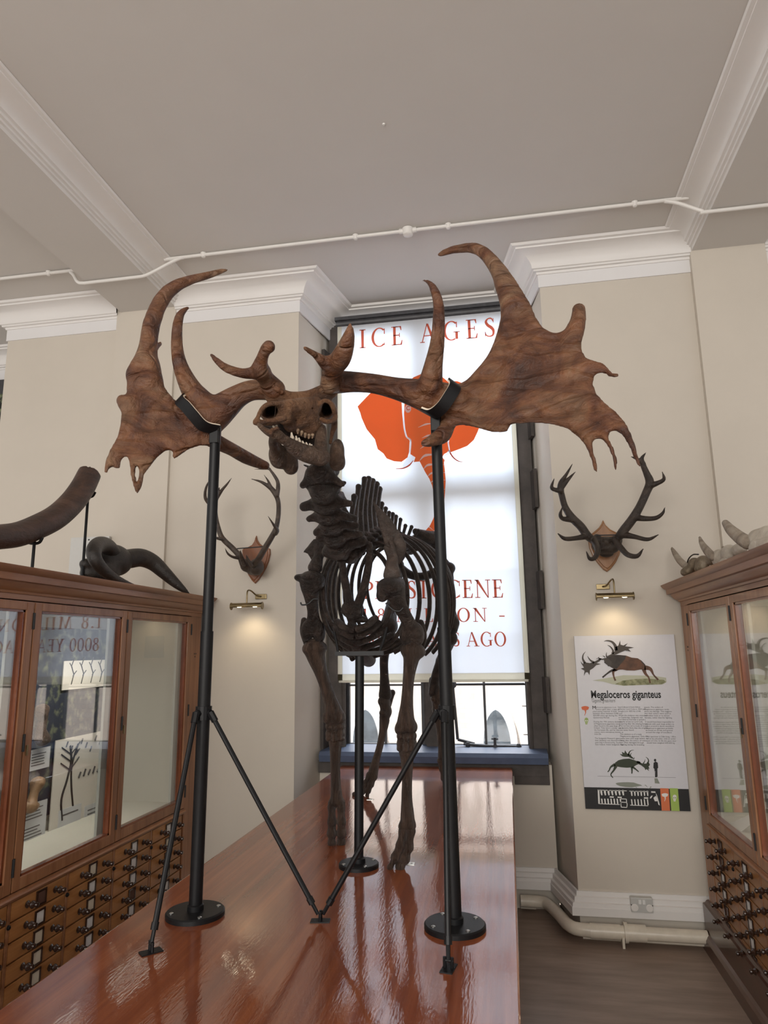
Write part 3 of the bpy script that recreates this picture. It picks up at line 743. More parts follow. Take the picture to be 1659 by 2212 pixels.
# --- elephant head
def zz(pts): return [bp(690+x*.38433, 650+y*.38433) for x, y in pts]
def flat_shape(polys, name, mat, d):
    m = MB()
    for P in polys:
        P = [np.array((p[0], BY-d, p[2])) for p in P]
        m.prism(P, (0,.0012,0))
    o = m.build(name, mat, blind)
    bm = bmesh.new(); bm.from_mesh(o.data); bmesh.ops.triangulate(bm, faces=[f for f in bm.faces if len(f.verts) > 4]); bm.to_mesh(o.data); bm.free()
    return o
ear_l = [(462,905),(420,902),(378,886),(360,858),(328,834),(312,778),(266,722),(238,660),(230,630),(215,594),(284,522),(340,490),(400,470),(452,470),(462,560),(466,640),(474,720),(486,762),(508,786),(504,850),(496,880)]
head = [(478,572),(482,470),(530,430),(600,400),(655,420),(690,428),(715,448),(728,462),(745,452),(775,452),(800,462),(812,500),(800,560),(770,640),(735,700),(722,740),(722,800),(730,845),(700,862),(690,880),(704,895),(700,910),(706,960),(710,1010),(706,1080),(700,1140),(690,1190),(672,1240),(650,1285),(625,1312),(598,1320),(576,1310),(596,1292),(622,1262),(640,1225),(652,1180),(650,1130),(644,1085),(634,1040),(618,1000),(596,965),(578,930),(564,903),(530,906),(540,880),(512,862),(516,790),(494,766),(482,720),(476,640)]
ear_r = [(738,712),(760,640),(790,560),(815,500),(860,470),(905,500),(930,560),(925,640),(890,735),(868,782),(830,816),(790,832),(736,852),(728,800),(730,750)]
flat_shape([zz(ear_l), zz(head), zz(ear_r)], 'elephant_print', M_ORANGE, .004)
wh = []
for a, b, c, t in (((555,712),(600,694),(640,690),6),((576,772),(610,758),(648,752),6),((566,832),(600,812),(660,806),6),((562,900),(600,868),(690,866),9),((584,948),(615,922),(700,922),8),((606,990),(635,968),(706,966),7),((622,1026),(650,1008),(708,1008),6),((634,1072),(655,1058),(706,1060),5),((644,1120),(665,1110),(700,1114),4),((648,1172),(665,1164),(694,1172),4),((636,1220),(652,1212),(678,1222),4),((596,1276),(614,1270),(640,1290),4)):
    wh += [[(p[0],p[1]) for p in q] for q in stroke([a,b,c], [1,t*1.6,2], 6)]
wh += stroke([(470,574),(472,640),(478,715),(490,764),(514,788),(508,862)], [9,9,10,10,9,8], 6)
wh += stroke([(742,706),(726,740),(724,800),(733,850)], [5,7,8,6], 6)
wh += [[(510,862),(540,880),(520,912),(478,938),(462,930)], [(692,884),(728,838),(742,856),(716,866)]]
wh += arc_ring(498,608,18,22,18,22,0,360,20)
flat_shape([zz(p) for p in wh], 'elephant_detail', M_BLINDW, .0055)
fine = stroke([(528,898),(505,925),(470,942),(430,945)], [3,8,6,2], 6)+stroke([(733,852),(752,880),(778,900),(808,907)], [8,7,5,1], 6)+arc_ring(500,604,11,12,4,4,20,330,14)
flat_shape([zz(p) for p in fine], 'tusk_tip', M_RED, .0065)
# ------------------------------------------------------------------ plinth table carrying the skeleton
ZT = .92
TX0, TX1, TY0, TY1 = -1.235, -.012, .45, 5.13
table = thing('display_table', ((TX0+TX1)/2, 2.8, 0), 'long polished mahogany display table under the giant deer skeleton', 'table')
m = MB(); m.box((TX0,TY0,ZT-.045), (TX1,TY1,ZT), bev=.006); m.build('tabletop', M_TABLE, table)
m = MB(); m.box((TX0+.04,TY0+.05,.08), (TX1-.03,TY1-.04,ZT-.045)); m.build('table_body', M_TABLE, table)
m = MB(); m.box((TX0+.06,TY0+.08,0), (TX1-.05,TY1-.06,.08)); m.build('kick_board', M_PLINTH, table)

# ------------------------------------------------------------------ glazed museum cabinets with specimen drawers
YE = 4.69                        # far end of both cabinets
CORNICE = [(-.02,1.99),(.0,1.992),(.001,2.014),(.010,2.016),(.014,2.026),(.030,2.032),(.044,2.046),(.050,2.058),(.052,2.062),(.074,2.064),(.076,2.094),(.084,2.098),(.096,2.108),(.104,2.120),(.105,2.125),(-.02,2.125)]
DOORS = [(1.27,2.08),(2.08,2.89),(2.89,3.70),(3.70,4.53)]
RZ = [.698,.615,.532,.449,.366,.283,.205]
rnd = random.Random(3)
M_STRIP = emit('strip_light_glow', (1.0,.95,.85), 2.5)
def cabinet(F, s, label):
    """front at x = F, facing s"""
    U = lambda u: F+s*u
    c = thing('display_cabinet', (F-s*.25, 2.9, 0), label, 'cabinet')
    def bx(m, u0, u1, y0, y1, z0, z1, mi=0, bev=0): return m.box((U(u0),y0,z0), (U(u1),y1,z1), mi, bev)
    Y0 = DOORS[0][0]
    # carcass
    m = MB()
    bx(m,-.55,-.02,Y0,YE-.03,0,.70); bx(m,-.55,0,Y0,YE,1.985,2.0); bx(m,-.06,0,YE-.16,YE,.02,1.99, bev=.004); bx(m,-.55,-.05,YE-.03,YE,.02,1.99); bx(m,-.55,-.02,YE-.16,YE-.03,.02,.70)
    bx(m,-.55,-.535,Y0,YE,.70,1.99); bx(m,-.02,0,Y0,YE-.16,.695,.73); bx(m,-.02,0,Y0,YE-.16,1.955,1.99)
    bx(m,-.10,0,Y0-.03,Y0,0,1.99); bx(m,-.55,.0,Y0,YE,2.0,2.02)
    m.build('carcass', M_CABV, c)
    m = MB(); m.prism([(U(0),Y0,.700),(U(.010),Y0,.702),(U(.014),Y0,.712),(U(.010),Y0,.720),(U(0),Y0,.722)], (0,YE-.15-Y0,0)); m.build('waist_moulding', M_CAB, c)
    # cornice with a return at the far end
    prof = CORNICE
    rings = [[(U(p),Y0-.05,z) for p,z in prof], [(U(p),YE+max(p,0)*.28,z) for p,z in prof], [(U(-.55),YE+max(p,0)*.28,z) for p,z in prof]]
    m = MB(); m.sweep(rings); bx(m,-.55,.0,Y0-.05,YE,2.10,2.124); m.build('cornice', M_CAB, c, smooth=True)
    # plinth
    pl = [(0,.262),(.012,.258),(.022,.246),(.034,.243),(.034,.100),(.046,.088),(.056,.070),(.056,0),(0,0)]
    m = MB(); m.sweep([[(U(p),y,z) for p,z in pl] for y in (Y0,YE+.02)], closed_prof=True); m.build('plinth', M_PLINTH, c)
    # lining
    m = MB(); bx(m,-.53,-.522,Y0,YE-.03,.735,1.98); bx(m,-.53,-.03,YE-.045,YE-.035,.735,1.98); bx(m,-.53,-.03,Y0,YE-.03,.735,.742); bx(m,-.53,-.03,Y0,YE-.03,1.972,1.98)
    m.build('lining', M_LINING, c)
    m = MB()
    for _, y in DOORS: bx(m,-.06,-.045,y-.105,y-.045,.745,1.975)
    m.build('inner_jamb', M_GREYLIN, c)
    m = MB(); bx(m,-.5205,-.519,4.10,4.30,1.62,1.76) if s < 0 else m.box((PY(314,1376,YE-.046)[0],YE-.0475,PY(335,1421,YE-.046)[2]),(PY(355,1376,YE-.046)[0],YE-.0455,PY(335,1374,YE-.046)[2])); m.build('access_plate', M_GREYLIN, c)
    # strip light under the cabinet top, behind the door rail
    m = MB(); bx(m,-.135,-.105,Y0+.1,YE-.12,1.955,1.972); m.build('strip_light', M_STRIP, c)
    lamp('cabinet_light', 'AREA', (U(-.12),(Y0+YE)/2-.1,1.950), (-s*.55,0,-1), 14, (1.0,.95,.85), shape='RECTANGLE', size=YE-Y0-.6, size_y=.03, spread=math.radians(110))
    # end post tracery mark and hinges
    m = MB()
    for dy, dz in ((-.012,.012),(.012,.012),(0,-.008)): m.lathe((U(.0),4.61+dy,1.72+dz),(s,0,0),[(.006,0),(.006,.001)],8)
    m.build('keyhole', M_INK, c)
    # doors
    for (y0, y1) in DOORS:
        st = .052
        d0 = MB()
        bx(d0,-.03,.004,y0+.004,y0+st,.735,1.982,bev=.003); bx(d0,-.03,.004,y1-st,y1-.004,.735,1.982,bev=.003)
        bx(d0,-.03,.004,y0+st,y1-st,.735,.785,bev=.003); bx(d0,-.03,.004,y0+st,y1-st,1.946,1.982,bev=.003)
        door = d0.build('door', M_CABV, c)
        m = MB()
        for a, b, e, f in ((y0+st,y0+st+.014,.785,1.946),(y1-st-.014,y1-st,.785,1.946)): bx(m,-.034,-.004,a,b,e,f)
        for e, f in ((.785,.795),(1.936,1.946)): bx(m,-.034,-.004,y0+st,y1-st,e,f)
        m.build('glazing_bead', M_REDBEAD, door)
        m = MB(); bx(m,-.022,-.018,y0+st+.005,y1-st-.005,.79,1.941); m.build('glass', M_GLASS, door)
        for z in (.80,1.32,1.86):
            m = MB(); bx(m,.002,.007,y1-.010,y1+.006,z,z+.075); m.tube([(U(.006),y1-.002,z),(U(.006),y1-.002,z+.075)],.005,8); m.build('hinge', M_INK, door)
        m = MB(); bx(m,.004,.008,y0+.018,y0+.030,1.30,1.345); m.build('lock_plate', M_BRASS, door)
    # drawers: one made, the rest copied
    def drawer():
        w = .404
        d0 = MB(); d0.box((U(-.02),y_+.012,z_-.080),(U(.002),y_+w-.012,z_-.004),bev=.002)
        d = d0.build('drawer', M_DRAWER, c)
        for yy in (y_+.115, y_+w-.095):
            m = MB(); m.lathe((U(.002),yy,z_-.042),(s,0,0),[(.014,0),(.016,.004),(.008,.010),(.0075,.015),(.014,.021),(.0175,.028),(.014,.035),(.008,.040),(.008,.043),(.012,.048),(.010,.055),(.001,.058)],12)
            m.build('knob', M_DARKWOOD, d, smooth=True)
        yc = y_+w/2+.006; h = MB(); t = .008; a = .027; b = .033
        h.box((U(.002),yc-a-t,z_-.042-b),(U(.008),yc-a,z_-.042+b)); h.box((U(.002),yc+a,z_-.042-b),(U(.008),yc+a+t,z_-.042+b))
        h.box((U(.002),yc-a,z_-.042-b),(U(.008),yc+a,z_-.042-b+t)); h.box((U(.002),yc-a,z_-.042+b-t),(U(.008),yc+a,z_-.042+b)); h.build('label_holder', M_DARKWOOD, d)
        m = MB(); m.box((U(.002),yc-a,z_-.042-b+t),(U(.0045),yc+a,z_-.042+b-t)); m.build('label_card', M_CARD, d)
        return d
    y_, z_ = DOORS[0][0], RZ[0]
    proto = drawer(); mats = [M_CARD, M_CARD, M_PAPER, M_PAPER, M_BROWNCARD]
    cards = {}
    for ci in range(8):
        y = DOORS[ci//2][0] + (.404 if ci % 2 else 0)
        if ci//2 == 3 and ci % 2: y += .006
        for ri in range(6):
            if ci == 0 and ri == 0: d = proto
            else: d = copy_tree(proto, c); d.location = (0, y-y_, RZ[ri]-z_)
            k = rnd.choice(mats)
            if k is not M_CARD:
                for ch in d.children:
                    if ch.name.startswith('label_card'):
                        key = k.name
                        if key not in cards: me = ch.data.copy(); me.materials[0] = k; cards[key] = me
                        ch.data = cards[key]
    m = MB()
    for k in range(1,8):
        y = DOORS[k//2][0] + (.404 if k % 2 else 0); bx(m,-.02,.0035,y-.008,y+.008,.205,.698)
    bx(m,-.02,.003,Y0,YE-.16,.200,.214)
    m.build('drawer_divider', M_CAB, c)
    for k in range(1,8):
        y = DOORS[k//2][0] + (.404 if k % 2 else 0)
        m = MB(); m.lathe((U(.003),y,.602),(s,0,0),[(.010,0),(.010,.006),(.006,.010),(.001,.011)],12); m.build('drawer_lock', M_BLACK, c)
    return c
FL, FR_ = -2.165, 1.098
cabL = cabinet(FL, 1, 'tall glazed wooden cabinet at left with a tusk and dark horns on top')
cabR = cabinet(FR_, -1, 'tall glazed wooden cabinet at right with pale horned skulls on top')

# ------------------------------------------------------------------ what lies in the cabinets
XB = FL-.515
def bpanel(name, px0, py0, px1, py1, mat, off, label, cat, group=None, th=.006):
    a = PX(px0,py0,XB+off); b = PX(px1,py1,XB+off)
    m = MB(); m.box((XB+off-th,a[1],b[2]),(XB+off,b[1],a[2])); o = m.build(name, mat)
    return tag(o, label, cat, group), a, b
M_HEATH = paint('heath_photograph', (.020,.026,.042), .45, .1, 16, col2=(.17,.185,.11), lo=.50, hi=.72, detail=9)
m = MB(); m.box((XB-.004,2.2,.83),(XB+.004,4.60,1.90)); o = m.build('photo_backdrop', M_HEATH)
tag(o, 'dark blue and green heath photograph filling the back of the left cabinet', 'photo panel')
M_SHEET = plain('pressed_plant_sheet', (.58,.55,.49), .7)
M_TEXTP = plain('grey_white_text_panel', (.50,.51,.52), .6)
def sketch(m, x, pts, r):
    P = [np.array((x, p[0], p[1])) for p in pts]; m.tube(P, r, 6)
def rows(o, x, y0, y1, z0, z1, n, seed):
    r = random.Random(seed); m = MB(); h = (z1-z0)/n
    for k in range(n):
        if r.random() < .1: continue
        zc = z1-(k+.5)*h; e = y0+(y1-y0)*r.uniform(.75,1.0)
        m.box((x,y0,zc-h*.16),(x+.0012,e,zc+h*.16))
    m.build('text_lines', M_GREYINK, o)
o, a, b = bpanel('specimen_sheet', 139,1428,228,1482, M_SHEET, .020, 'cream sheet with a row of small plant sketches high in the left cabinet', 'sheet')
m = MB()
for k in range(4):
    y = a[1]+(b[1]-a[1])*(.18+.22*k); z = b[2]+.03
    sketch(m, XB+.021, [(y,z),(y+.02,z+.06),(y-.01,z+.11),(y+.015,z+.16)], .004); sketch(m, XB+.021, [(y+.01,z+.05),(y+.045,z+.08)], .003); sketch(m, XB+.021, [(y,z+.1),(y-.03,z+.13)], .003)
m.build('plant_sketch', M_INK, o)
o, a, b = bpanel('specimen_sheet', 121,1600,222,1765, M_SHEET, .022, 'large cream sheet with a tall root sketch low in the left cabinet', 'sheet')
m = MB(); yc = a[1]+(b[1]-a[1])*.20; z0 = b[2]+.08
sketch(m, XB+.023, smooth_path([(yc,z0),(yc-.02,z0+.12),(yc+.02,z0+.22),(yc+.05,z0+.33),(yc+.03,z0+.42)],4), .008)
sketch(m, XB+.023, smooth_path([(yc+.10,z0+.06),(yc+.07,z0+.18),(yc+.06,z0+.30),(yc+.11,z0+.42)],4), .007)
for dz in (.33,.38,.42): sketch(m, XB+.023, [(yc+.05,z0+dz-.05),(yc+.13,z0+dz+.01)], .004); sketch(m, XB+.023, [(yc+.04,z0+dz-.05),(yc-.05,z0+dz)], .004)
for k in range(9):
    y = a[1]+.10+k*.05; z = a[2]-.05-.03*(k%3); sketch(m, XB+.023, [(y,z),(y+.015,z+.03)], .005)
for k in range(5): sketch(m, XB+.023, [(b[1]-.30+.05*k,a[2]-.25),(b[1]-.28+.05*k,a[2]-.22+.01*(k%2))], .006)
m.build('root_sketch', M_INK, o)
for k, (q, lab) in enumerate((((62,1622,106,1656),'small grey text panel beside the upper bone in the left cabinet'),((44,1745,95,1828),'tall grey text panel at the bottom left of the left cabinet'),((128,1752,172,1796),'grey text panel at the foot of the large plant sheet'),((184,1742,215,1784),'grey text panel nearest the hinge of the middle door, left cabinet'))):
    o, a, b = bpanel('text_panel', *q, M_TEXTP, .026, lab, 'text panel', 'text panels in the left cabinet')
    rows(o, XB+.026, a[1]+.03, b[1]-.03, b[2]+.02, a[2]-.02, 5 if k != 1 else 13, k)
for k, (pts, lab) in enumerate((([(90,1536),(93,1556),(88,1576),(92,1596)],'brown bone mounted high on the heath photograph in the left cabinet'),([(80,1694),(74,1712),(70,1728),(66,1740)],'tan bone mounted low on the heath photograph in the left cabinet'))):
    P = [PX(x,y,XB+.055) for x,y in pts]; b_ = Blob(); b_.chain(P,[.040,.024,.026,.042],k=.02); b_.ell(P[0]+np.array([.0,.03,.01]),(.022,.03,.022),k=.02); b_.ell(P[-1]+np.array([.0,-.03,0]),(.022,.035,.022),k=.02); b_.ell(P[-1]+np.array([.0,.04,-.01]),(.02,.03,.02),k=.02)
    tag(b_.build('bone_specimen', [M_JAW,bone('tan_bone',(.12,.07,.035),(.22,.13,.065),(.32,.21,.12))][k], .008), lab, 'bone')
# right cabinet: a paper note leaning inside
p = [PX(x,y,1.20) for x,y in ((1597,1757),(1614,1769),(1598,1798),(1578,1778))]
m = MB(); m.prism([p[0]+np.array([.06,0,0]),p[1]+np.array([.05,0,0]),p[2],p[3]], (.003,0,0)); o = m.build('paper_note', M_PAPER); tag(o, 'small tilted white paper note behind the glass of the right cabinet', 'note')
# ------------------------------------------------------------------ iron stands bolted to the table
def disc(c, r, h, n=48): 
    m = MB(); m.lathe((c[0],c[1],c[2]),(0,0,1),[(r,0),(r,h*.75),(r-.004,h)],n); return m
def base(st, c, r):
    b = disc(c, r, .016).build('base_plate', M_BLACK, st, smooth=True)
    for a in (35,125,215,305):
        x, y = c[0]+r*.8*math.cos(math.radians(a)), c[1]+r*.8*math.sin(math.radians(a))
        m = MB(); m.lathe((x,y,c[2]+.0155),(0,0,1),[(.007,0),(.007,.0025),(.004,.004)],10); m.build('bolt', M_STEEL, b, smooth=True)
    m = MB(); m.lathe((c[0],c[1],c[2]+.015),(0,0,1),[(.026,0),(.026,.016),(.021,.020)],16); m.build('collar', M_BLACK, st, smooth=True)
def foot(st, p, ang, name='strut_foot'):
    m = MB(); d = np.array([math.cos(ang),math.sin(ang),0]); n = np.array([-d[1],d[0],0]); p = np.array(p)
    q = [p+d*.03+n*.017, p-d*.03+n*.017, p-d*.03-n*.017, p+d*.03-n*.017]
    m.prism(q, (0,0,.003)); m.tube([p-n*.010+np.array([0,0,.003]), p-n*.010+np.array([0,0,.028])], .005, 8); m.tube([p+n*.010+np.array([0,0,.003]), p+n*.010+np.array([0,0,.028])], .005, 8)
    m.tube([p-n*.014+np.array([0,0,.020]), p+n*.014+np.array([0,0,.020])], .004, 8)
    m.build(name, M_BLACK, st)
def strut(st, a, b):
    a = np.array(a); b = np.array(b); d = (b-a)/np.linalg.norm(b-a)
    m = MB(); m.tube([a, b-d*.05], .0085, 10); m.tube([b-d*.055, b-d*.035], .011, 10); m.tube([b-d*.035, b], .006, 8)
    m.tube([a-d*.004, a+d*.03], .012, 8)
    m.build('strut', M_BLACK, st)
SLc = PZ(421.5,1977,ZT); SRc = PZ(983,2005,ZT)
TLc = PY(466,925,2.23); TRc = PY(941,897,2.25)
F1 = PZ(326,2057,ZT); F2 = PZ(692,1990,ZT); F3 = PZ(969,2093,ZT)
def band(pts, w, t, wdir):
    """strap through points: inner felt, outer steel"""
    P = smooth_path(pts, 6); out = MB(); 
    return P
for side, c, t, label in (('L',SLc,TLc,'black antler stand at left with two braces, under the left palm'),('R',SRc,TRc,'black antler stand at right with two braces, in front of the window')):
    st = thing('antler_stand', (c[0],c[1],ZT), label, 'stand', 'antler stands on the table')
    base(st, c, .093)
    m = MB(); p0 = np.array([c[0],c[1],ZT+.015]); p1 = np.array([t[0],t[1],t[2]])
    m.tube([p0, p0*.45+p1*.55], .0215, 20); m.tube([p0*.45+p1*.55, p1], .0185, 20); m.build('pole', M_BLACK, st, smooth=True)
    hh = PY(444,1542,2.22)[2] if side == 'L' else PY(952,1540,2.24)[2]
    q = p0+(p1-p0)*((hh-p0[2])/(p1[2]-p0[2]))
    m = MB(); m.tube([q-np.array([0,0,.022]), q+np.array([0,0,.022])], .027, 16); m.tube([q, q+np.array([.03 if side=='L' else -.03,-.01,0])], .012, 8); m.tube([q, q+np.array([-.01,-.035,0])], .012, 8)
    m.build('brace_clamp', M_BLACK, st)
    if side == 'L':
        strut(st, q+np.array([-.012,-.034,-.0]), F1+np.array([0,0,.02])); strut(st, q+np.array([.03,-.01,0]), F2+np.array([-.008,0,.02]))
        foot(st, F1, .8); foot(st, F2, .15)
    else:
        strut(st, q+np.array([-.03,-.01,0]), F2+np.array([.008,.004,.02])); strut(st, q+np.array([-.004,-.035,0]), F3+np.array([0,0,.02])); foot(st, F3, 1.4)
# the clasps that hold the antlers: felt lined steel straps
def clasp(st, pts, y, n, sg=1):
    P = smooth_path([PY(a,b,c) for a,b,c in pts], 8); n = np.array(n, float); n /= np.linalg.norm(n)
    for name, mat, o0, o1, w in (('felt_lining', M_FELT, .000, sg*.006, .021), ('strap', M_BLACK, sg*.006, sg*.012, .021)):
        r = []
        for i, p in enumerate(P):
            t = P[min(i+1,len(P)-1)]-P[max(i-1,0)]; t /= np.linalg.norm(t); q = np.cross(t, n); q /= np.linalg.norm(q)
            r.append([p+q*o0-n*w, p+q*o1-n*w, p+q*o1+n*w, p+q*o0+n*w])
        m = MB(); m.sweep(r, closed_prof=True); m.build(name, mat, st)
    return P
stands = [o for o in bpy.data.objects if o.name.startswith('antler_stand')]
stands.sort(key=lambda o: o.location.x)
clasp(stands[0], [(468,925,2.215),(440,918,2.19),(420,897,2.17),(403,877,2.165),(391,866,2.175),(396,862,2.21)], 2.2, (.80,-.35,.5), -1)
clasp(stands[1], [(922,886,2.225),(938,890,2.205),(955,878,2.185),(969,858,2.18),(980,838,2.19),(976,829,2.225)], 2.2, (-.75,-.45,.5))
for st, t in ((stands[0],TLc),(stands[1],TRc)):
    m = MB(); m.box((t[0]-.016,t[1]-.02,t[2]-.06),(t[0]+.016,t[1]+.015,t[2]+.012),bev=.003); m.build('clasp_bracket', M_BLACK, st)
# breast stand under the rib cage
BC = PZ(775,1872,ZT)
st = thing('breast_stand', (BC[0],BC[1],ZT), 'short black stand on a round plate holding up the rib cage', 'stand')
base(st, BC, .078)
tb = PY(777,1412,2.83)
m = MB(); m.tube([(BC[0],BC[1],ZT+.015),(tb[0],tb[1],tb[2]-.01)], .0185, 18); m.build('pole', M_BLACK, st, smooth=True)
a = PY(725,1412,2.81); b = PY(828,1411,2.81)
m = MB(); m.box((a[0],a[1]-.012,a[2]-.009),(b[0],b[1]+.012,b[2]+.009)); m.build('crossbar', M_BLACK, st)
m = MB(); m.tube(smooth_path([PY(730,1408,2.81),PY(727,1390,2.81),PY(722,1365,2.82)],4), .0055, 8); m.tube(smooth_path([PY(820,1408,2.81),PY(828,1385,2.81),PY(836,1355,2.82)],4), .0055, 8); m.build('support_arm', M_BLACK, st)

# ------------------------------------------------------------------ picture lights
def picture_light(cx, label, flip):
    px, py = cx
    P = PY(px, py, YW-.16)
    t = thing('picture_light', (P[0],YW-.02,P[2]), label, 'lamp', 'brass picture lights')
    w = .115
    # half-open shade tube
    m = MB(); r0 = []
    for x in (-w, w):
        r0.append([(P[0]+x, P[1]+.026*math.cos(a), P[2]+.022*math.sin(a)) for a in [math.radians(-20+220*k/14) for k in range(15)]] + [(P[0]+x, P[1]+.024*math.cos(a), P[2]+.020*math.sin(a)) for a in [math.radians(200-220*k/14) for k in range(15)]])
    m.sweep(r0, closed_prof=True); m.build('lamp_shade', M_BRASS, t, smooth=True)
    for x in (-w, w):
        m = MB(); m.lathe((P[0]+x,P[1],P[2]),(1 if x>0 else -1,0,0),[(.026,-.003),(.026,.002),(.020,.004)],16); m.build('end_cap', M_BRASS, t)
    m = MB(); s = flip
    wz = P[2]+.075
    m.box((P[0]+s*.005,YW-.014,wz-.018),(P[0]+s*.090,YW-.001,wz+.018),bev=.003); m.build('wall_plate', M_BRASS, t)
    m = MB(); m.tube(smooth_path([(P[0]+s*.05,YW-.014,wz),(P[0]+s*.03,YW-.05,wz+.005),(P[0]+s*.006,YW-.10,wz+.035),(P[0],YW-.15,wz+.03),(P[0],YW-.16,P[2]+.05),(P[0],P[1],P[2]+.02)],6), .0055, 10); m.build('swan_neck', M_BRASS, t, smooth=True)
    for k, x in enumerate((-.055,.06)):
        m = MB(); m.lathe((P[0]+x-.015,P[1],P[2]-.004),(1,0,0),[(.003,0),(.006,.004),(.006,.026),(.003,.030)],12); m.build('bulb', M_BULB, t, smooth=True)
    L = lamp('picture_light_glow', 'SPOT', (P[0],P[1]-.005,P[2]-.035), (0,.42,-1), 2.4, (1.0,.80,.52), spot_size=math.radians(125), spot_blend=.8, shadow_soft_size=.05)
    return t
picture_light((533,1309), 'small brass picture light on the left wall under the left trophy antlers', 1)
picture_light((1328,1288), 'small brass picture light on the right wall above the information board', -1)

# ------------------------------------------------------------------ services: heating pipe, socket, ceiling conduit
def PFL(px, py, z): return PZ(px, py, z)
pts = [(.0,5.11,.075),(.03,5.11,.075),(.14,5.10,.075),(.185,5.05,.075),(.235,4.90,.075),(.27,4.76,.075),(.315,4.685,.075),(.40,4.665,.075),(1.06,4.655,.075)]
t = thing('heating_pipe', (.7,4.66,0), 'thick cream painted heating pipe along the foot of the wall beside the right cabinet', 'pipe')
m = MB(); m.tube(smooth_path(pts[:5],6)+smooth_path(pts[5:8],3)+[np.array(pts[8])], .037, 18); m.build('pipe', M_PIPE, t, smooth=True)
m = MB(); m.tube([(.40,4.665,.075),(.575,4.662,.075)], .041, 18); m.tube([(.61,4.662,.075),(.72,4.66,.075)], .047, 20); m.tube([(.595,4.662,.075),(.615,4.662,.075)], .056, 20); m.build('pipe_joint', M_PIPE, t, smooth=True)
m = MB(); m.box((.578,4.625,.0),(.592,4.70,.06)); m.build('pipe_bracket', M_PIPE, t)
m = MB(); m.tube([(.36,4.705,.030),(1.05,4.69,.030)], .018, 12); m.tube([(.0,5.15,.03),(.1,5.15,.03)], .018, 12); m.build('return_pipe', M_PIPE, t, smooth=True)
a = PY(1361,1937,4.72); b = PY(1411,1971,4.72)
t = thing('double_socket', ((a[0]+b[0])/2,4.72,b[2]), 'white double power socket on the skirting board under the information board', 'socket')
m = MB(); m.box((a[0],4.705,b[2]),(b[0],4.745,a[2]),bev=.004); m.build('face_plate', M_PLASTIC, t)
cx = (a[0]+b[0])/2; cz = (a[2]+b[2])/2
for x in (-.011,.011):
    m = MB(); m.box((cx+x-.009,4.699,cz+.006),(cx+x+.009,4.708,cz+.032),bev=.002); m.build('rocker_switch', M_PAPER, t)
for x in (-.043,.043):
    m = MB(); m.lathe((cx+x,4.706,cz-.014),(0,-1,0),[(.021,0),(.021,.003),(.017,.004)],20); m.build('socket_cover', M_CONDUIT, t)
for x in (-.06,.06):
    m = MB(); m.lathe((cx+x,4.706,cz),(0,-1,0),[(.004,0),(.003,.002)],8); m.build('screw', M_INK, t)
YP = 4.255
cp = [(-4.9,YP,4.585),(-3.25,YP,4.585),(-3.12,YP,4.57),(-3.05,YP-.01,4.48),(-3.0,YP-.015,4.46),(-2.94,YP-.015,4.458),(-2.6,YP-.015,4.458),(-2.50,YP-.015,4.462),(-2.42,YP-.015,4.49),(-2.28,YP,4.565),(-2.2,YP,4.584),(-2.1,YP,4.585),(1.03,YP,4.585),(1.13,YP,4.580),(1.22,YP-.01,4.545),(1.36,YP-.015,4.465),(1.43,YP-.015,4.458),(2.4,YP-.015,4.458)]
t = thing('ceiling_conduit', (0,YP,4.45), 'white conduit running under the ceiling and dipping round the beams', 'conduit')
m = MB(); m.tube(smooth_path(cp,5), .0125, 10); m.build('conduit', M_CONDUIT, t, smooth=True)
for px, py in ((440,543),(768,503),(968,482),(1370,432),(106,583)):
    P = PY(px,py,YP); m = MB(); m.lathe((P[0],YP,4.598),(0,0,-1),[(.022,0),(.022,.006),(.014,.022),(.014,.032),(.006,.036)],14); m.build('conduit_clip', M_CONDUIT, t, smooth=True)
P = PY(881,498,YP); m = MB(); m.lathe((P[0],YP,4.598),(0,0,-1),[(.040,0),(.040,.012),(.034,.03),(.034,.046),(.026,.052)],20); m.build('junction_box', M_CONDUIT, t, smooth=True)
m = MB(); m.tube([(P[0]-.06,YP,4.585),(P[0]+.06,YP,4.585)], .018, 12); m.build('coupling', M_CONDUIT, t, smooth=True)
P = PZ(829,268,4.598)
m = MB(); m.lathe((P[0],P[1],4.599),(0,0,-1),[(.009,0),(.006,.006)],10); tag(m.build('ceiling_hook', M_CONDUIT), 'tiny white hook in the middle of the ceiling', 'hook')
# light plate fixed to the wall behind the dark horns
a = PY(155,1162,4.71); b = PY(232,1245,4.71)
m = MB(); m.box((a[0],4.70,2.05),(b[0],4.722,a[2]),bev=.002); t = m.build('wall_plate', plain('pale_grey_plate',(.55,.55,.53),.5)); tag(t, 'pale grey plate fixed to the wall behind the dark horned skull', 'plate')
P = PY(192,1166,4.70); m = MB(); m.lathe((P[0],4.70,P[2]),(0,-1,0),[(.007,0),(.005,.003)],8); m.build('screw', M_INK, t)
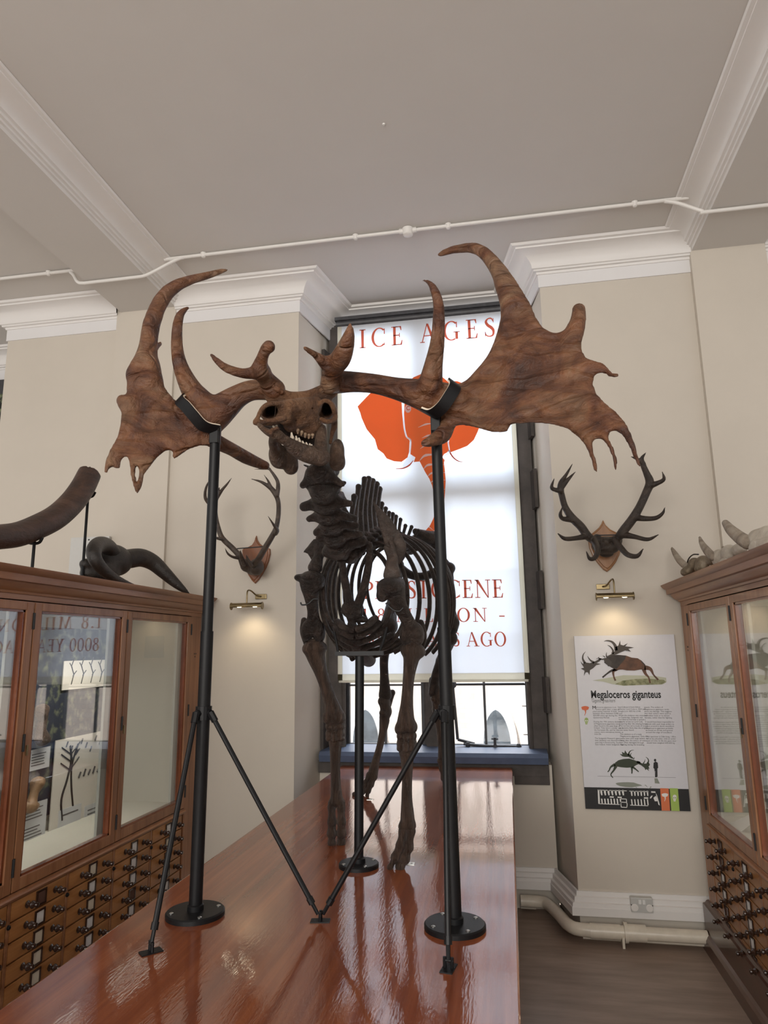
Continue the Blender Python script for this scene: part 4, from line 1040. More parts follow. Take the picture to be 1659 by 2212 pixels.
# ------------------------------------------------------------------ information board
BDY = 4.742
def bq(x, y): return PY(1220+x*.18088, 1360+y*.18088, BDY)
c0, c1_, c2_, c3_ = PY(1239,1374,BDY), PY(1455,1373,BDY), PY(1493,1752,BDY), PY(1266,1747,BDY)
bx0, bx1 = (c0[0]+c3_[0])/2, (c1_[0]+c2_[0])/2; bz0, bz1 = c3_[2], c0[2]
board = thing('information_board', ((bx0+bx1)/2,BDY,bz0), 'white information board titled Megaloceros giganteus with pictures of a running giant deer', 'board')
m = MB(); m.box((bx0,BDY,bz0),(bx1,YW-.008,bz1)); m.build('panel', plain('board_white',(.60,.60,.64),.45), board)
def layer(polys, name, mat, d, label=None):
    m = MB()
    for P in polys:
        m.add([(p[0], BDY-d, p[2]) for p in P], [list(range(len(P)))])
    o = m.build(name, mat, board, label=label)
    bm = bmesh.new(); bm.from_mesh(o.data); bmesh.ops.triangulate(bm, faces=[f for f in bm.faces if len(f.verts) > 4]); bm.to_mesh(o.data); bm.free()
    return o
def Q(pts): return [bq(x,y) for x,y in pts]
def S(pts, w): return [Q(q) for q in stroke(pts, w, 5)]
M_DEERDK = paint('painted_dark_hide', (.030,.022,.018), .6, .3, 30); M_DEERBR = paint('painted_brown_hide', (.095,.040,.020), .6, .4, 18)
M_DEERANT = plain('painted_antler', (.055,.045,.038), .6); M_GRASS = paint('painted_grass', (.36,.36,.22), .7, .1, 30, col2=(.12,.13,.06))
M_GRASSL = plain('painted_pale_grass', (.45,.46,.36), .7); M_GREENDK = plain('dark_green_silhouette', (.030,.040,.022), .6); M_GREENREF = plain('pale_green_reflection', (.22,.24,.20), .6)
# picture of the running animal
layer([Q([(330,608),(520,575),(700,545),(900,548),(1080,555),(1210,575),(1215,625),(1170,655),(960,660),(700,672),(560,650),(460,622)])], 'painted_grass', M_GRASSL, .0008)
layer([Q([(600,650),(690,610),(850,590),(980,585),(1180,600),(1212,628),(1150,655),(900,662),(700,668)])], 'painted_grass', M_GRASS, .0012)
legs = S([(930,430),(960,520),(1000,570),(1020,640)],[60,34,18,20])+S([(940,450),(1020,470),(1060,540),(1115,600)],[60,40,18,22])+S([(620,470),(580,500),(585,560),(605,610)],[44,30,18,22])
layer(legs, 'painted_leg', M_DEERBR, .0014)
layer(S([(650,460),(560,490),(500,530),(450,572)],[40,26,18,20]), 'painted_leg', M_DEERDK, .0014)
layer([Q([(500,330),(560,305),(640,302),(730,310),(800,335),(870,342),(915,370),(945,410),(955,440),(950,475),(900,478),(830,490),(740,488),(690,478),(620,480),(560,455),(510,420),(470,390),(480,355)])], 'painted_body', M_DEERBR, .0018)
layer([Q([(500,330),(560,305),(640,302),(730,312),(720,350),(660,420),(620,470),(560,455),(510,425),(470,395),(480,355)])]+[Q([(905,362),(930,385),(962,420),(950,428),(915,390)])], 'painted_mane', M_DEERDK, .0022)
layer([Q([(480,340),(520,345),(560,385),(555,430),(520,440),(490,400),(465,370)])], 'painted_head', M_DEERANT, .0026)
ant = [Q([(600,210),(640,190),(660,130),(665,180),(700,190),(752,162),(720,200),(770,205),(828,214),(760,230),(790,265),(730,245),(770,262),(720,250),(660,275),(610,300),(560,310),(520,330),(500,320),(560,290),(600,255),(606,230)]), Q([(235,390),(300,400),(350,385),(395,360),(415,340),(440,345),(420,375),(380,400),(432,412),(375,425),(340,460),(300,485),(295,545),(275,510),(250,510),(228,555),(235,490),(190,465),(230,455),(200,410),(188,375),(215,410)])]
ant += S([(612,250),(600,190),(560,145),(500,132),(468,142)],[40,34,22,12,3])+S([(240,400),(215,350),(220,300),(248,262)],[30,20,12,3])+S([(350,395),(310,370),(285,340),(272,315)],[30,18,10,3])+S([(570,290),(575,250),(545,205),(510,185)],[30,22,12,3])+S([(500,330),(495,300),(500,270)],[16,10,3])+S([(480,330),(465,318),(450,312)],[12,8,3])+S([(420,350),(400,340),(372,355)],[10,7,3])+S([(410,345),(405,335),(408,325)],[10,7,4])+S([(410,350),(450,355),(490,345)],[14,16,18])
layer(ant, 'painted_antlers', M_DEERANT, .0024)
# silhouette with its reflection and the standing figure for scale
sil = [Q([(600,1590),(640,1560),(700,1545),(770,1540),(820,1555),(870,1575),(900,1580),(890,1600),(850,1620),(810,1645),(740,1650),(680,1645),(620,1635),(590,1620)])]
sil += S([(600,1610),(550,1640),(530,1680),(512,1700)],[36,20,14,12])+S([(610,1630),(585,1680),(550,1730),(575,1770)],[40,22,14,10])+S([(800,1640),(802,1690),(800,1720)],[26,16,14])+S([(810,1640),(850,1670),(882,1698)],[26,16,12])+S([(860,1580),(890,1585),(905,1600)],[26,20,10])
sil += [Q([(800,1540),(760,1520),(720,1520),(690,1515),(655,1485),(690,1490),(680,1460),(712,1475),(718,1440),(745,1480),(770,1490),(800,1515),(830,1545)]), Q([(880,1580),(930,1600),(970,1600),(1005,1590),(1018,1615),(1000,1635),(1012,1665),(995,1660),(1008,1690),(975,1665),(965,1680),(950,1650),(910,1620),(878,1605)])]
sil += S([(760,1505),(768,1470),(790,1445),(825,1440)],[22,16,8,3])+S([(785,1510),(785,1490),(800,1472)],[14,9,3])+S([(985,1600),(1000,1570),(990,1540),(965,1520)],[22,14,9,3])+S([(935,1600),(950,1580),(960,1550)],[14,9,3])+S([(820,1550),(830,1535),(825,1522)],[8,6,3])
layer(sil, 'deer_silhouette', M_GREENDK, .0012)
def mir(P): 
    z = bq(700,1760)[2]; return [np.array((p[0],p[1],z-(p[2]-z)*.55)) for p in P]
layer([mir(P) for P in sil[:1]+sil[-30:]], 'silhouette_reflection', M_GREENREF, .0009)
person_ = [Q([(1060,1590),(1085,1575),(1110,1590),(1115,1650),(1105,1660),(1108,1755),(1090,1765),(1078,1760),(1080,1690),(1075,1690),(1078,1755),(1078,1765),(1070,1665),(1057,1650)])]+[[bq(1078+14*math.cos(a*.5236),1560+17*math.sin(a*.5236)) for a in range(12)]]
layer(person_, 'person_silhouette', M_INK, .0012)
layer([Q([(1070,1775),(1105,1775),(1135,1840),(1075,1835)])], 'person_reflection', M_GREENREF, .0009)
layer([Q([(390,1748),(1325,1766),(1325,1769),(390,1751)])], 'ground_line', M_GREYINK, .0009)
# black strip with the floor plan
def strip(x, y): return bq(x, y)
P = [np.array((bx0,0,bq(245,1880)[2])), np.array((bx1,0,bq(1488,1906)[2]))]
zt = (P[0][2]+P[1][2])/2
layer([[(bx0,0,bz0),(bx1,0,bz0),(bx1,0,zt),(bx0,0,zt)]], 'black_strip', M_INK, .0006)
plan = []
for k in range(7): plan.append(Q([(425+k*43,1915),(445+k*43,1916),(450+k*43,1978),(436+k*43,1980),(424+k*43,1940)])); plan.append(Q([(432+k*37,2018),(448+k*37,2019),(455+k*37,2080),(440+k*37,2082)]))
for k in range(6): plan.append(Q([(785+k*38,1925),(805+k*38,1926),(808+k*38,1985),(795+k*38,1986)])); plan.append(Q([(790+k*38,2025),(803+k*38,2026),(812+k*38,2095),(798+k*38,2096)]))
plan += [Q([(392,1910),(412,1912),(420,2082),(400,2080)]), Q([(400,1912),(740,1922),(740,1930),(400,1920)]), Q([(770,1924),(1000,1932),(1000,1940),(770,1932)]), Q([(410,2075),(655,2085),(655,2093),(410,2083)]), Q([(780,2092),(995,2100),(995,2108),(780,2100)]),
 Q([(535,1990),(585,1992),(585,2008),(535,2006)]), Q([(630,1994),(680,1996),(680,2012),(630,2010)]), Q([(945,2002),(995,2004),(995,2020),(945,2018)]), Q([(1030,1930),(1080,1932),(1085,1950),(1032,1948)]), Q([(1015,2010),(1030,1985),(1050,1980),(1035,2010),(1020,2020)]), Q([(1058,2010),(1085,1985),(1110,2030),(1105,2050),(1075,2050)]), Q([(1085,1950),(1100,1975),(1125,2060),(1135,2100),(1118,2090)])]
for a, b in (((665,2060),(738,2064)),((665,2060),(675,2120)),((738,2064),(745,2085)),((675,2120),(740,2124)),((740,2124),(745,2085)),((668,2020),(735,2024)),((735,2024),(738,2064))): plan += S([a,b],[9,9])
layer(plan, 'floor_plan', M_PAPER, .0012)
for (x0, x1, x2, x3), mat, nm in (((1138,1240,1258,1158),plain('orange_tab',(.62,.16,.06),.6),'orange_tab'),((1252,1350,1372,1272),plain('green_tab',(.33,.47,.10),.6),'green_tab')):
    P = Q([(x0,1893),(x1,1896),(x2,2170),(x3,2165)]); P = [P[0],P[1],np.array((P[2][0],0,bz0)),np.array((P[3][0],0,bz0))]
    layer([P], nm, mat, .0012)
def el_icon(cx, cy, s):
    pts = [(-45,-22),(-25,-32),(0,-36),(25,-32),(45,-22),(35,5),(12,12),(10,40),(-2,72),(-8,72),(0,40),(-6,14),(-34,6)]
    return [Q([(cx+x*s, cy+y*s) for x,y in pts])]
def sk_icon(cx, cy, s, eye=False):
    if eye: return [[bq(cx+d*s+7*s*math.cos(a*.7854),cy-2*s+8*s*math.sin(a*.7854)) for a in range(8)] for d in (-10,10)]+[Q([(cx-3*s,cy+16*s),(cx,cy+8*s),(cx+3*s,cy+16*s)]), Q([(cx-10*s,cy+26*s),(cx+10*s,cy+26*s),(cx+10*s,cy+28*s),(cx-10*s,cy+28*s)])]
    return [Q([(cx+x*s,cy+y*s) for x,y in ((-24,-10),(-18,-32),(0,-40),(18,-32),(24,-10),(20,10),(14,18),(13,38),(0,43),(-13,38),(-14,18),(-20,10))])]
layer(el_icon(243,950,1.05), 'orange_icon', plain('icon_orange',(.60,.13,.05),.6), .0012)
layer(sk_icon(258,1090,1.0), 'green_icon', plain('icon_green',(.30,.40,.12),.6), .0012); layer(sk_icon(258,1090,1.0,True), 'icon_detail', M_PAPER, .0016)
layer(el_icon(1195,1985,.9)+sk_icon(1311,2010,1.0), 'white_icon', M_PAPER, .0018); layer(sk_icon(1311,2010,1.0,True), 'icon_detail', plain('icon_green_dark',(.20,.28,.07),.6), .0022)
# lettering
def font_verts(body, size, offset=0.0):
    cu = bpy.data.curves.new('lettering','FONT'); cu.body = body; cu.size = size; cu.offset = offset; cu.resolution_u = 3; cu.fill_mode = 'FRONT'
    o = bpy.data.objects.new('lettering', cu); COL.objects.link(o)
    bpy.context.view_layer.update(); dg = bpy.context.evaluated_depsgraph_get(); me = bpy.data.meshes.new_from_object(o.evaluated_get(dg))
    v = np.array([tuple(x.co) for x in me.vertices]) if len(me.vertices) else np.zeros((0,3)); f = [list(p.vertices) for p in me.polygons]
    bpy.data.objects.remove(o); bpy.data.meshes.remove(me); bpy.data.curves.remove(cu); return v, f
def put(mb, body, p, size, offset=0.0, d=.0012, fit=None):
    v, f = font_verts(body, size, offset)
    if not len(v): return
    sx = 1.0
    if fit: sx = fit/(v[:,0].max()-v[:,0].min())
    mb.add([(p[0]+x*sx, BDY-d, p[2]+y) for x,y,_ in v], f)
m = MB(); a = bq(312,816); b = bq(1146,816); put(m, 'Megaloceros giganteus', a, .066, .0016, fit=b[0]-a[0]); m.build('board_title', M_INK, board)
m = MB(); a = bq(318,868); b = bq(608,870); put(m, "'Gigantic great-horn'", a, .034, fit=b[0]-a[0]); m.build('board_subtitle', M_GREYINK, board)
cols = [((330,935),24.7,["M egaloceros giganteus is an","      extinct giant deer, a type of","plant-eating mammal. It lived","between about between 5,000 and","400,000 years ago during the","Quaternary Period.","","During the 19th century skeletons","of Megaloceros giganteus were","often found in the peat bogs of","Ireland. They were a similar size to","the European Elk, and for this","reason were sometimes known as","Irish Elk.","","The Sedgwick Museum's giant","deer skeleton was discovered in a","peat bog in Enniscorthy, South-","East Ireland. Adam Sedgwick first"]),
((634,933),24.9,["heard about it from fellow","collector Lord Cole in 1834 and","bought it in 1835 for \u00a3140.","","When the skeleton was unpacked","in Cambridge, Sedgwick was","horrified to find that it lacked a","tail. He wrote to Lord Cole","enquiring after the missing bones.","The current tail is made of wood,","as it seems likely that the original","was never found.","","This skeleton is of a male","Megaloceros giganteus. Only the","males have such large antlers. In","living deer the antlers of males","are often damaged through","fighting during the breeding"]),
((946,935),25.0,["season. The antlers of","Megaloceros giganteus rarely","show any damage. This suggests","that their antlers were used to","intimidate rivals or to attract","females, rather than for fighting.","","It would have been impossible for","animals with such large antlers to","move around in dense woodland.","Megaloceros giganteus probably","browsed on shrubs and grasses","around the edge of woodland.","","This specimen is 2.8m long, 1.85m","tall at the shoulder, with an antler","span of 2.5m. In life this giant deer","would have weighed 600-650 kg."])]
for (x, y), dy, lines in cols:
    m = MB()
    for k, ln in enumerate(lines):
        if ln: put(m, ln, bq(x+k*1.9, y+k*dy), .0128)
    m.build('body_text', M_GREYINK, board)
m = MB(); put(m, 'M', bq(328,952), .032); m.build('drop_capital', M_INK, board)

# ------------------------------------------------------------------ trophy antlers on shields
def trophy(name, shield, mat_s, y0, chains, blobs, mat, label, extra=None):
    pts = [PY(x,y,YW-.03) for x,y in shield]
    c = np.mean(pts, axis=0)
    t = thing(name, (c[0],YW-.02,min(p[2] for p in pts)), label, 'trophy', 'mounted deer antlers on the wall')
    def scale(k, y): return [np.array((c[0]+(p[0]-c[0])*k, y, c[2]+(p[2]-c[2])*k)) for p in pts]
    m = MB(); m.sweep([scale(1,YW-.001), scale(1,YW-.018), scale(.97,YW-.024), scale(.90,YW-.026), scale(.87,YW-.034)], closed_prof=True); m.build('shield', mat_s, t)
    for nm, group in chains:
        b = Blob()
        for ch in group:
            P = [PY(x,y,d) for x,y,d,r in ch]; R_ = [r*.93*mpp(p) for p,(x,y,d,r) in zip(P,ch)]
            N = 4; PP = smooth_path([np.append(p,r) for p,r in zip(P,R_)], N)
            b.chain([p[:3] for p in PP], [max(.0015,p[3]) for p in PP], k=.006)
        b.build(nm, mat, .0045, t)
    b = Blob()
    for x,y,d,r in blobs: b.ell(PY(x,y,d), [q*pxm(d) for q in r], k=.012)
    b.build('skull_cap', mat, .005, t)
    m = MB(); 
    for a_, b_2 in (extra or []): m.tube([PY(*a_),PY(*b_2)], .004, 6)
    if extra: m.build('fixing_bar', M_INK, t)
    return t
def T4(x, y, d, r): return (400+x*.18083, 950+y*.18083, d, r*.18083)
def T7(x, y, d, r): return (1180+x*.28873, 950+y*.28873, d, r*.28873)
sh4 = [T4(x,y,0,0)[:2] for x,y in ((842,1142),(855,1195),(880,1235),(915,1262),(955,1275),(1005,1300),(1008,1360),(990,1440),(960,1520),(915,1600),(870,1670),(826,1715),(790,1680),(745,1610),(705,1520),(685,1440),(676,1360),(675,1310),(700,1290),(740,1280),(790,1255),(820,1210))]
trophy('mounted_antlers', sh4, M_SHIELDD, 0, [
 ('antler',[[T4(*q) for q in ((690,1490,4.55,40),(650,1390,4.52,38),(560,1290,4.50,36),(440,1170,4.47,34),(390,1030,4.45,30),(360,880,4.42,30),(365,720,4.40,28),(385,650,4.38,26))],
   [T4(*q) for q in ((375,700,4.40,26),(440,600,4.37,20),(500,530,4.34,14),(555,456,4.31,5))],[T4(*q) for q in ((375,660,4.39,24),(390,610,4.37,18),(408,575,4.36,10))],
   [T4(*q) for q in ((350,820,4.42,26),(290,770,4.38,22),(240,690,4.34,22),(250,570,4.30,16),(305,460,4.27,6))],
   [T4(*q) for q in ((460,1190,4.47,28),(400,1180,4.42,20),(340,1160,4.38,15),(290,1120,4.34,6))],
   [T4(*q) for q in ((640,1410,4.5,26),(570,1400,4.44,18),(510,1360,4.40,14),(474,1290,4.37,5))],
   [T4(*q) for q in ((700,1480,4.5,34),(670,1400,4.42,28),(658,1325,4.36,8))],[T4(*q) for q in ((790,1500,4.5,26),(755,1440,4.44,20),(730,1380,4.39,8))]]),
 ('antler',[[T4(*q) for q in ((810,1500,4.55,36),(880,1420,4.50,40),(950,1300,4.46,38),(1040,1150,4.42,36),(1090,1040,4.40,32),(1115,880,4.38,30),(1110,730,4.35,30),(1060,620,4.33,34),(1000,560,4.31,28),(900,500,4.28,17),(785,467,4.25,5))],
   [T4(*q) for q in ((1100,660,4.33,28),(1110,580,4.32,28),(1105,500,4.30,24),(1060,420,4.29,20),(1000,340,4.28,14))],[T4(*q) for q in ((1010,345,4.28,14),(930,350,4.26,11),(830,350,4.24,5))],
   [T4(*q) for q in ((1030,580,4.32,24),(990,490,4.29,14),(940,415,4.26,4))],
   [T4(*q) for q in ((1080,1120,4.40,30),(1100,1080,4.34,26),(1060,1020,4.28,18),(988,910,4.22,5))]])],
 [T4(850,1520,4.62,0)[:3]+(np.array((16,18,18)),), T4(800,1560,4.66,0)[:3]+(np.array((11,20,10)),), T4(730,1500,4.62,0)[:3]+(np.array((12,18,14)),)], M_TROPHYL,
 'branching brown deer antlers on a reddish shield, left wall beside the skull', [(T4(620,1300,4.5,0)[:3],T4(950,1275,4.5,0)[:3])])
sh7 = [T7(x,y,0,0)[:2] for x,y in ((426,598),(445,635),(480,668),(525,690),(556,695),(566,740),(565,800),(550,860),(520,920),(485,965),(458,986),(430,970),(390,925),(350,870),(325,810),(315,750),(318,715),(355,690),(395,655),(415,625))]
trophy('mounted_antlers', sh7, M_SHIELD, 0, [
 ('antler',[[T7(*q) for q in ((380,770,4.55,28),(310,720,4.50,34),(260,650,4.47,34),(190,580,4.44,32),(140,500,4.42,26),(115,410,4.40,25),(105,370,4.38,26),(110,320,4.36,20),(150,260,4.33,13),(196,180,4.30,4))],
   [T7(*q) for q in ((110,380,4.38,24),(70,375,4.36,18),(40,355,4.34,15),(60,288,4.31,4))],[T7(*q) for q in ((120,350,4.37,22),(165,295,4.35,15),(218,240,4.32,4))],
   [T7(*q) for q in ((180,595,4.44,26),(125,590,4.40,18),(105,560,4.37,15),(120,505,4.34,5))],
   [T7(*q) for q in ((300,720,4.5,28),(230,735,4.42,20),(140,740,4.36,17),(85,700,4.31,5))],
   [T7(*q) for q in ((360,760,4.5,28),(385,820,4.40,24),(365,880,4.34,20),(325,890,4.30,15),(300,835,4.27,5))]]),
 ('antler',[[T7(*q) for q in ((520,760,4.55,28),(570,690,4.5,36),(640,600,4.46,36),(700,500,4.43,32),(750,390,4.41,32),(775,320,4.39,34),(750,250,4.37,26),(725,190,4.35,22),(715,140,4.33,16),(745,97,4.30,4))],
   [T7(*q) for q in ((725,180,4.35,20),(690,150,4.33,14),(636,126,4.31,5))],[T7(*q) for q in ((780,340,4.39,28),(830,325,4.36,20),(880,295,4.33,15),(868,240,4.30,4))],
   [T7(*q) for q in ((660,580,4.46,28),(740,590,4.41,22),(820,585,4.37,18),(870,550,4.34,13),(888,506,4.31,4))],
   [T7(*q) for q in ((580,710,4.5,30),(660,725,4.42,20),(760,745,4.36,16),(840,710,4.31,5))],
   [T7(*q) for q in ((520,760,4.5,26),(560,810,4.42,24),(610,860,4.36,22),(680,870,4.31,18),(725,816,4.27,5))]])],
 [T7(450,790,4.62,0)[:3]+(np.array((28,16,18)),), T7(450,760,4.58,0)[:3]+(np.array((8,8,8)),), T7(380,750,4.60,0)[:3]+(np.array((10,10,12)),), T7(530,750,4.60,0)[:3]+(np.array((10,10,12)),), T7(450,850,4.66,0)[:3]+(np.array((14,5,8)),)], M_TROPHY,
 'dark many-tined deer antlers on a pale oak shield, right wall above the picture light', [(T7(375,715,4.52,0)[:3],T7(530,712,4.52,0)[:3])])
# ------------------------------------------------------------------ horns, tusk and skulls on top of the cabinets
ZTOP = 2.125
def C5(x, y): return (x*.28933, 950+y*.28933)
t = thing('mammoth_tusk', (-2.42,2.6,ZTOP), 'thick curved brown tusk held on two rods on the left cabinet', 'tusk')
b = Blob(); tk = []
for x,y,r in ((-330,720,96),(-160,735,96),(0,725,94),(140,705,94),(280,650,93),(420,575,92),(535,470,90),(615,360,87),(670,250,82)):
    p = C5(x,y); q = PX(p[0],p[1],-2.42); tk.append(np.append(q, r*.28933*mpp(q)))
tk = smooth_path(tk,5); b.chain([p[:3] for p in tk],[p[3] for p in tk],k=.01)
e = tk[-1]; d = (tk[-1]-tk[-2])[:3]; d /= np.linalg.norm(d)
b.ell(e[:3]+d*.50,(.5,.5,.5),k=.004,sub=True); b.ell(e[:3]+d*.0+np.array([.02,-.02,.02]),(.022,.03,.02),k=.008,sub=True)
b.build('tusk', M_TUSK, .009, t)
for px, y0, ytop in ((70,1226,1174),(186,1246,1074)):
    a = PX(px+(4 if px<100 else 4),ytop,-2.42); m = MB(); m.tube([(a[0],a[1],ZTOP-.003),(a[0],a[1],a[2]+.03)], .008, 10); m.build('support_rod', M_BLACK, t)
    m = MB(); m.tube(smooth_path([(a[0]+.045,a[1],a[2]+.03),(a[0]+.03,a[1],a[2]+.005),(a[0],a[1],a[2]),(a[0]-.04,a[1],a[2]+.01),(a[0]-.06,a[1],a[2]+.05)],4), .008, 8); m.build('cradle', M_BLACK, t)
# dark horned skull
t = thing('horned_skull', (-2.40,3.75,ZTOP), 'black horned skull with long sweeping horns at the end of the left cabinet', 'skull')
b = Blob(); XH = -2.42
def PH(x, y, dx=0): p = C5(x,y); return PX(p[0],p[1],XH+dx)
sc = .28933*pxm(3.9)
b.ell(PH(850,900),(.09,.16,.10),k=.03); b.ell(PH(760,980),(.08,.14,.075),k=.03); b.ell(PH(690,1000),(.06,.09,.05),k=.03); b.ell(PH(650,930),(.04,.05,.035),k=.02); b.cap(PH(700,1015,.03),PH(760,1040,.03),.02,.02,k=.01); b.ell(PH(720,960,.08),(.03,.04,.03),k=.01,sub=True)
b.build('skull', M_HORN, .008, t)
for nm, ch in (('horn',((860,890,0,60),(950,890,.02,72),(1050,880,.06,68),(1140,915,.11,60),(1220,985,.17,50),(1300,1060,.23,38),(1365,1115,.28,24),(1410,1148,.31,8))),('horn',((850,860,.02,60),(800,795,.05,58),(740,785,.09,62),(700,830,.14,56),(715,900,.17,50),(770,970,.17,44),(850,1030,.16,34),(930,1065,.14,22),(1000,1082,.12,6)))):
    P = [np.append(PH(x,y,dx), r*.28933*mpp(PH(x,y,dx))) for x,y,dx,r in ch]; P = smooth_path(P,5); b = Blob(); b.chain([p[:3] for p in P],[max(.003,p[3]) for p in P],k=.008); b.build(nm, M_HORN, .008, t)
# pale skulls on the right cabinet
def C1(x, y): return (1400+x*.15612, 1100+y*.15612)
def bison(X0, horn, body, holes, mats, label, extra=None):
    P0 = PX(*C1(*body[0][:2]), X0)
    t = thing('horned_skull', (X0,P0[1],ZTOP), label, 'skull', 'pale horned skulls on the right cabinet')
    b = Blob()
    for x,y,dx,r in body:
        p = PX(*C1(x,y), X0+dx); s_ = .15612*mpp(p); b.ell(p,(r[2]*s_, r[0]*s_*1.3, r[1]*s_),k=.025)
    for x,y,dx,r in holes:
        p = PX(*C1(x,y), X0+dx); s_ = .15612*mpp(p); b.ell(p,(.05, r[0]*s_*1.3, r[1]*s_),k=.008,sub=True)
    b.build('skull', mats[0], .007, t)
    H = []
    for x,y,dx,r in horn:
        p = PX(*C1(x,y), X0+dx); H.append(np.append(p, r*.15612*mpp(p)))
    for mirror in (0,1):
        G = [h.copy() for h in H]
        if mirror:
            for g in G: g[0] = 2*(X0+.13)-g[0]; g[1] += .04
        G = smooth_path(G,5); b = Blob(); b.chain([p[:3] for p in G],[max(.004,p[3]) for p in G],k=.008); b.build('horn', mats[1], .007, t)
    if extra: extra(t)
def wire(t):
    m = MB(); m.tube(smooth_path([PX(*C1(x,y),1.11) for x,y in ((525,800),(560,690),(620,630),(695,625))],5), .004, 6); m.build('fixing_wire', M_INK, t)
bison(1.10, ((500,770,-.03,50),(430,700,-.04,46),(370,610,-.04,36),(330,540,-.03,20)), ((640,760,0,(110,90,80)),(760,730,.02,(130,90,90)),(520,865,-.04,(125,62,60)),(600,830,0,(90,70,70)),(720,820,0,(120,60,70)),(900,700,.05,(80,80,80))), ((690,780,-.08,(110,60)),(820,740,-.08,(50,50)),(600,840,-.09,(40,30))), (bone('stained_bison_bone',(.05,.035,.022),(.20,.155,.10),(.38,.32,.25),.6,9), M_BHORN), 'dark-faced horned skull at the far end of the right cabinet', wire)
bison(1.14, ((900,660,-.03,60),(820,580,-.04,56),(750,480,-.04,40),(715,390,-.03,20)), ((980,680,0,(130,125,90)),(1120,615,.02,(170,125,95)),(1260,560,.03,(140,90,90)),(1050,740,-.03,(160,60,60))), ((885,680,-.07,(20,50)),), (M_BISON, M_BHORN), 'pale horned skull in the middle of the row on the right cabinet')
bison(1.14, ((1380,460,-.03,100),(1280,400,-.04,90),(1150,290,-.05,72),(1070,190,-.04,48)), ((1500,430,0,(150,150,110)),(1640,390,.02,(200,160,120)),(1500,530,-.03,(170,100,80)),(1640,500,-.02,(200,110,100)),(1800,360,.03,(180,140,110))), ((1460,430,-.09,(26,50)),), (M_BISON, M_BHORN), 'largest pale horned skull on the right cabinet, nearest the viewer')
# ------------------------------------------------------------------ giant deer skeleton
deer = thing('giant_deer_skeleton', (-.60,3.4,ZT), 'dark mounted skeleton of a giant deer with huge brown palmate antlers', 'skeleton')
def K4(x, y, d): return PY(600+x*.26522, 950+y*.26522, d)
def KL(x, y, d): return PY(600+x*.27119, 1350+y*.27119, d)
def K3(x, y, d): return PY(520+x*.15672, 780+y*.15672, d)
s4 = lambda d: .26522*pxm(d)
sl = lambda d: .27119*pxm(d)
s3 = lambda d: .15672*pxm(d)
def rotz(a):
    c, s = math.cos(a), math.sin(a); return np.array([[c,-s,0],[s,c,0],[0,0,1.0]])
def chainL(b, pts, f, s, k=.012):
    """pts: (x, y, depth, radius in crop px)"""
    P = [np.append(f(x,y,d), r*s(1.0)/pxm(1.0)*mpp(f(x,y,d))) for x,y,d,r in pts]
    P = smooth_path(P, 4)
    b.chain([p[:3] for p in P], [max(.002,p[3]) for p in P], k=k); return b

# --- skull
DS = lambda x: 1.98 + .30*(x-200)/1100          # muzzle comes forward to the left
b = Blob()
def e3(x, y, dd, rx, rz, ry, k=.02, R=None, sub=False):
    d = DS(x)+dd; c = K3(x,y,d); v = c-CPOS; v /= np.linalg.norm(v)
    if R is None:                                # long axis along the line of the muzzle
        ex = np.cross(v,[0,0,1.0]); ex /= np.linalg.norm(ex); R = np.stack([ex, v, np.cross(ex,v)], 1)
    b.ell(c, (rx*s3(d), ry, rz*s3(d)), R, k, sub)
e3(800,520,.16,330,90,.07,.025)                 # forehead between the pedicles
chainL(b, [(440,470,2.23,115),(560,470,2.23,90),(700,500,2.24,75),(900,490,2.25,80),(1050,450,2.27,90),(1230,400,2.30,120)], K3, s3, .02)
chainL(b, [(520,650,2.08,95),(700,620,2.10,95),(860,620,2.16,115),(1020,600,2.22,115)], K3, s3, .03)     # nasals to brow
e3(720,700,.07,190,150,.07,.03); e3(880,770,.07,220,190,.08,.03); e3(1000,880,.07,130,120,.06,.03); e3(770,860,.07,130,90,.06,.02)
e3(640,760,.06,120,120,.07,.02); e3(720,900,.08,120,90,.05,.02); e3(910,985,.08,140,72,.05,.02); e3(980,940,.07,80,110,.05,.02)
e3(430,720,.17,175,128,.17,.02)                 # muzzle round the nasal opening
e3(1175,690,.15,160,180,.14,.02)                # orbit block
e3(425,690,.06,112,92,.25,.006,sub=True); e3(390,745,.05,95,48,.20,.006,sub=True)
e3(1190,670,.06,82,100,.20,.006,sub=True); e3(1120,740,.02,45,40,.10,.006,sub=True)
chainL(b, [(560,590,2.06,34),(400,590,2.02,36),(300,650,2.0,34),(240,770,1.985,32),(213,840,1.98,36),(300,830,1.99,26),(430,820,2.0,32),(540,800,2.02,46),(600,790,2.04,46)], K3, s3, .012)   # nasal opening rim
chainL(b, [(205,850,1.98,34),(300,865,2.0,30),(420,865,2.03,30),(520,850,2.05,30)], K3, s3, .01)
e3(610,720,.035,48,120,.035,.03)
chainL(b, [(1080,600,2.20,30),(1150,545,2.19,30),(1240,580,2.20,34),(1290,690,2.22,36),(1295,800,2.23,38),(1200,835,2.21,36),(1110,800,2.20,32)], K3, s3, .01)
chainL(b, [(1290,800,2.25,42),(1290,900,2.28,44),(1260,1000,2.29,32),(1235,1130,2.29,24)], K3, s3, .012)
e3(762,820,-.005,14,34,.03,.004,sub=True); e3(870,580,-.01,34,13,.03,.004,sub=True); e3(975,655,-.01,32,14,.02,.004,sub=True); e3(1190,860,.06,60,45,.05,.006,sub=True)
skull = b.build('skull', M_SKULL, .0045, deer)
b = Blob()
for x,y,dd,rx,rz,ry in ((640,930,.13,240,110,.03),(900,1090,.14,180,110,.03),(420,900,.10,130,80,.03),(640,1080,.14,120,90,.03)): e3(x,y,dd,rx,rz,ry,.02)
b.build('palate', M_BONE, .005, skull)
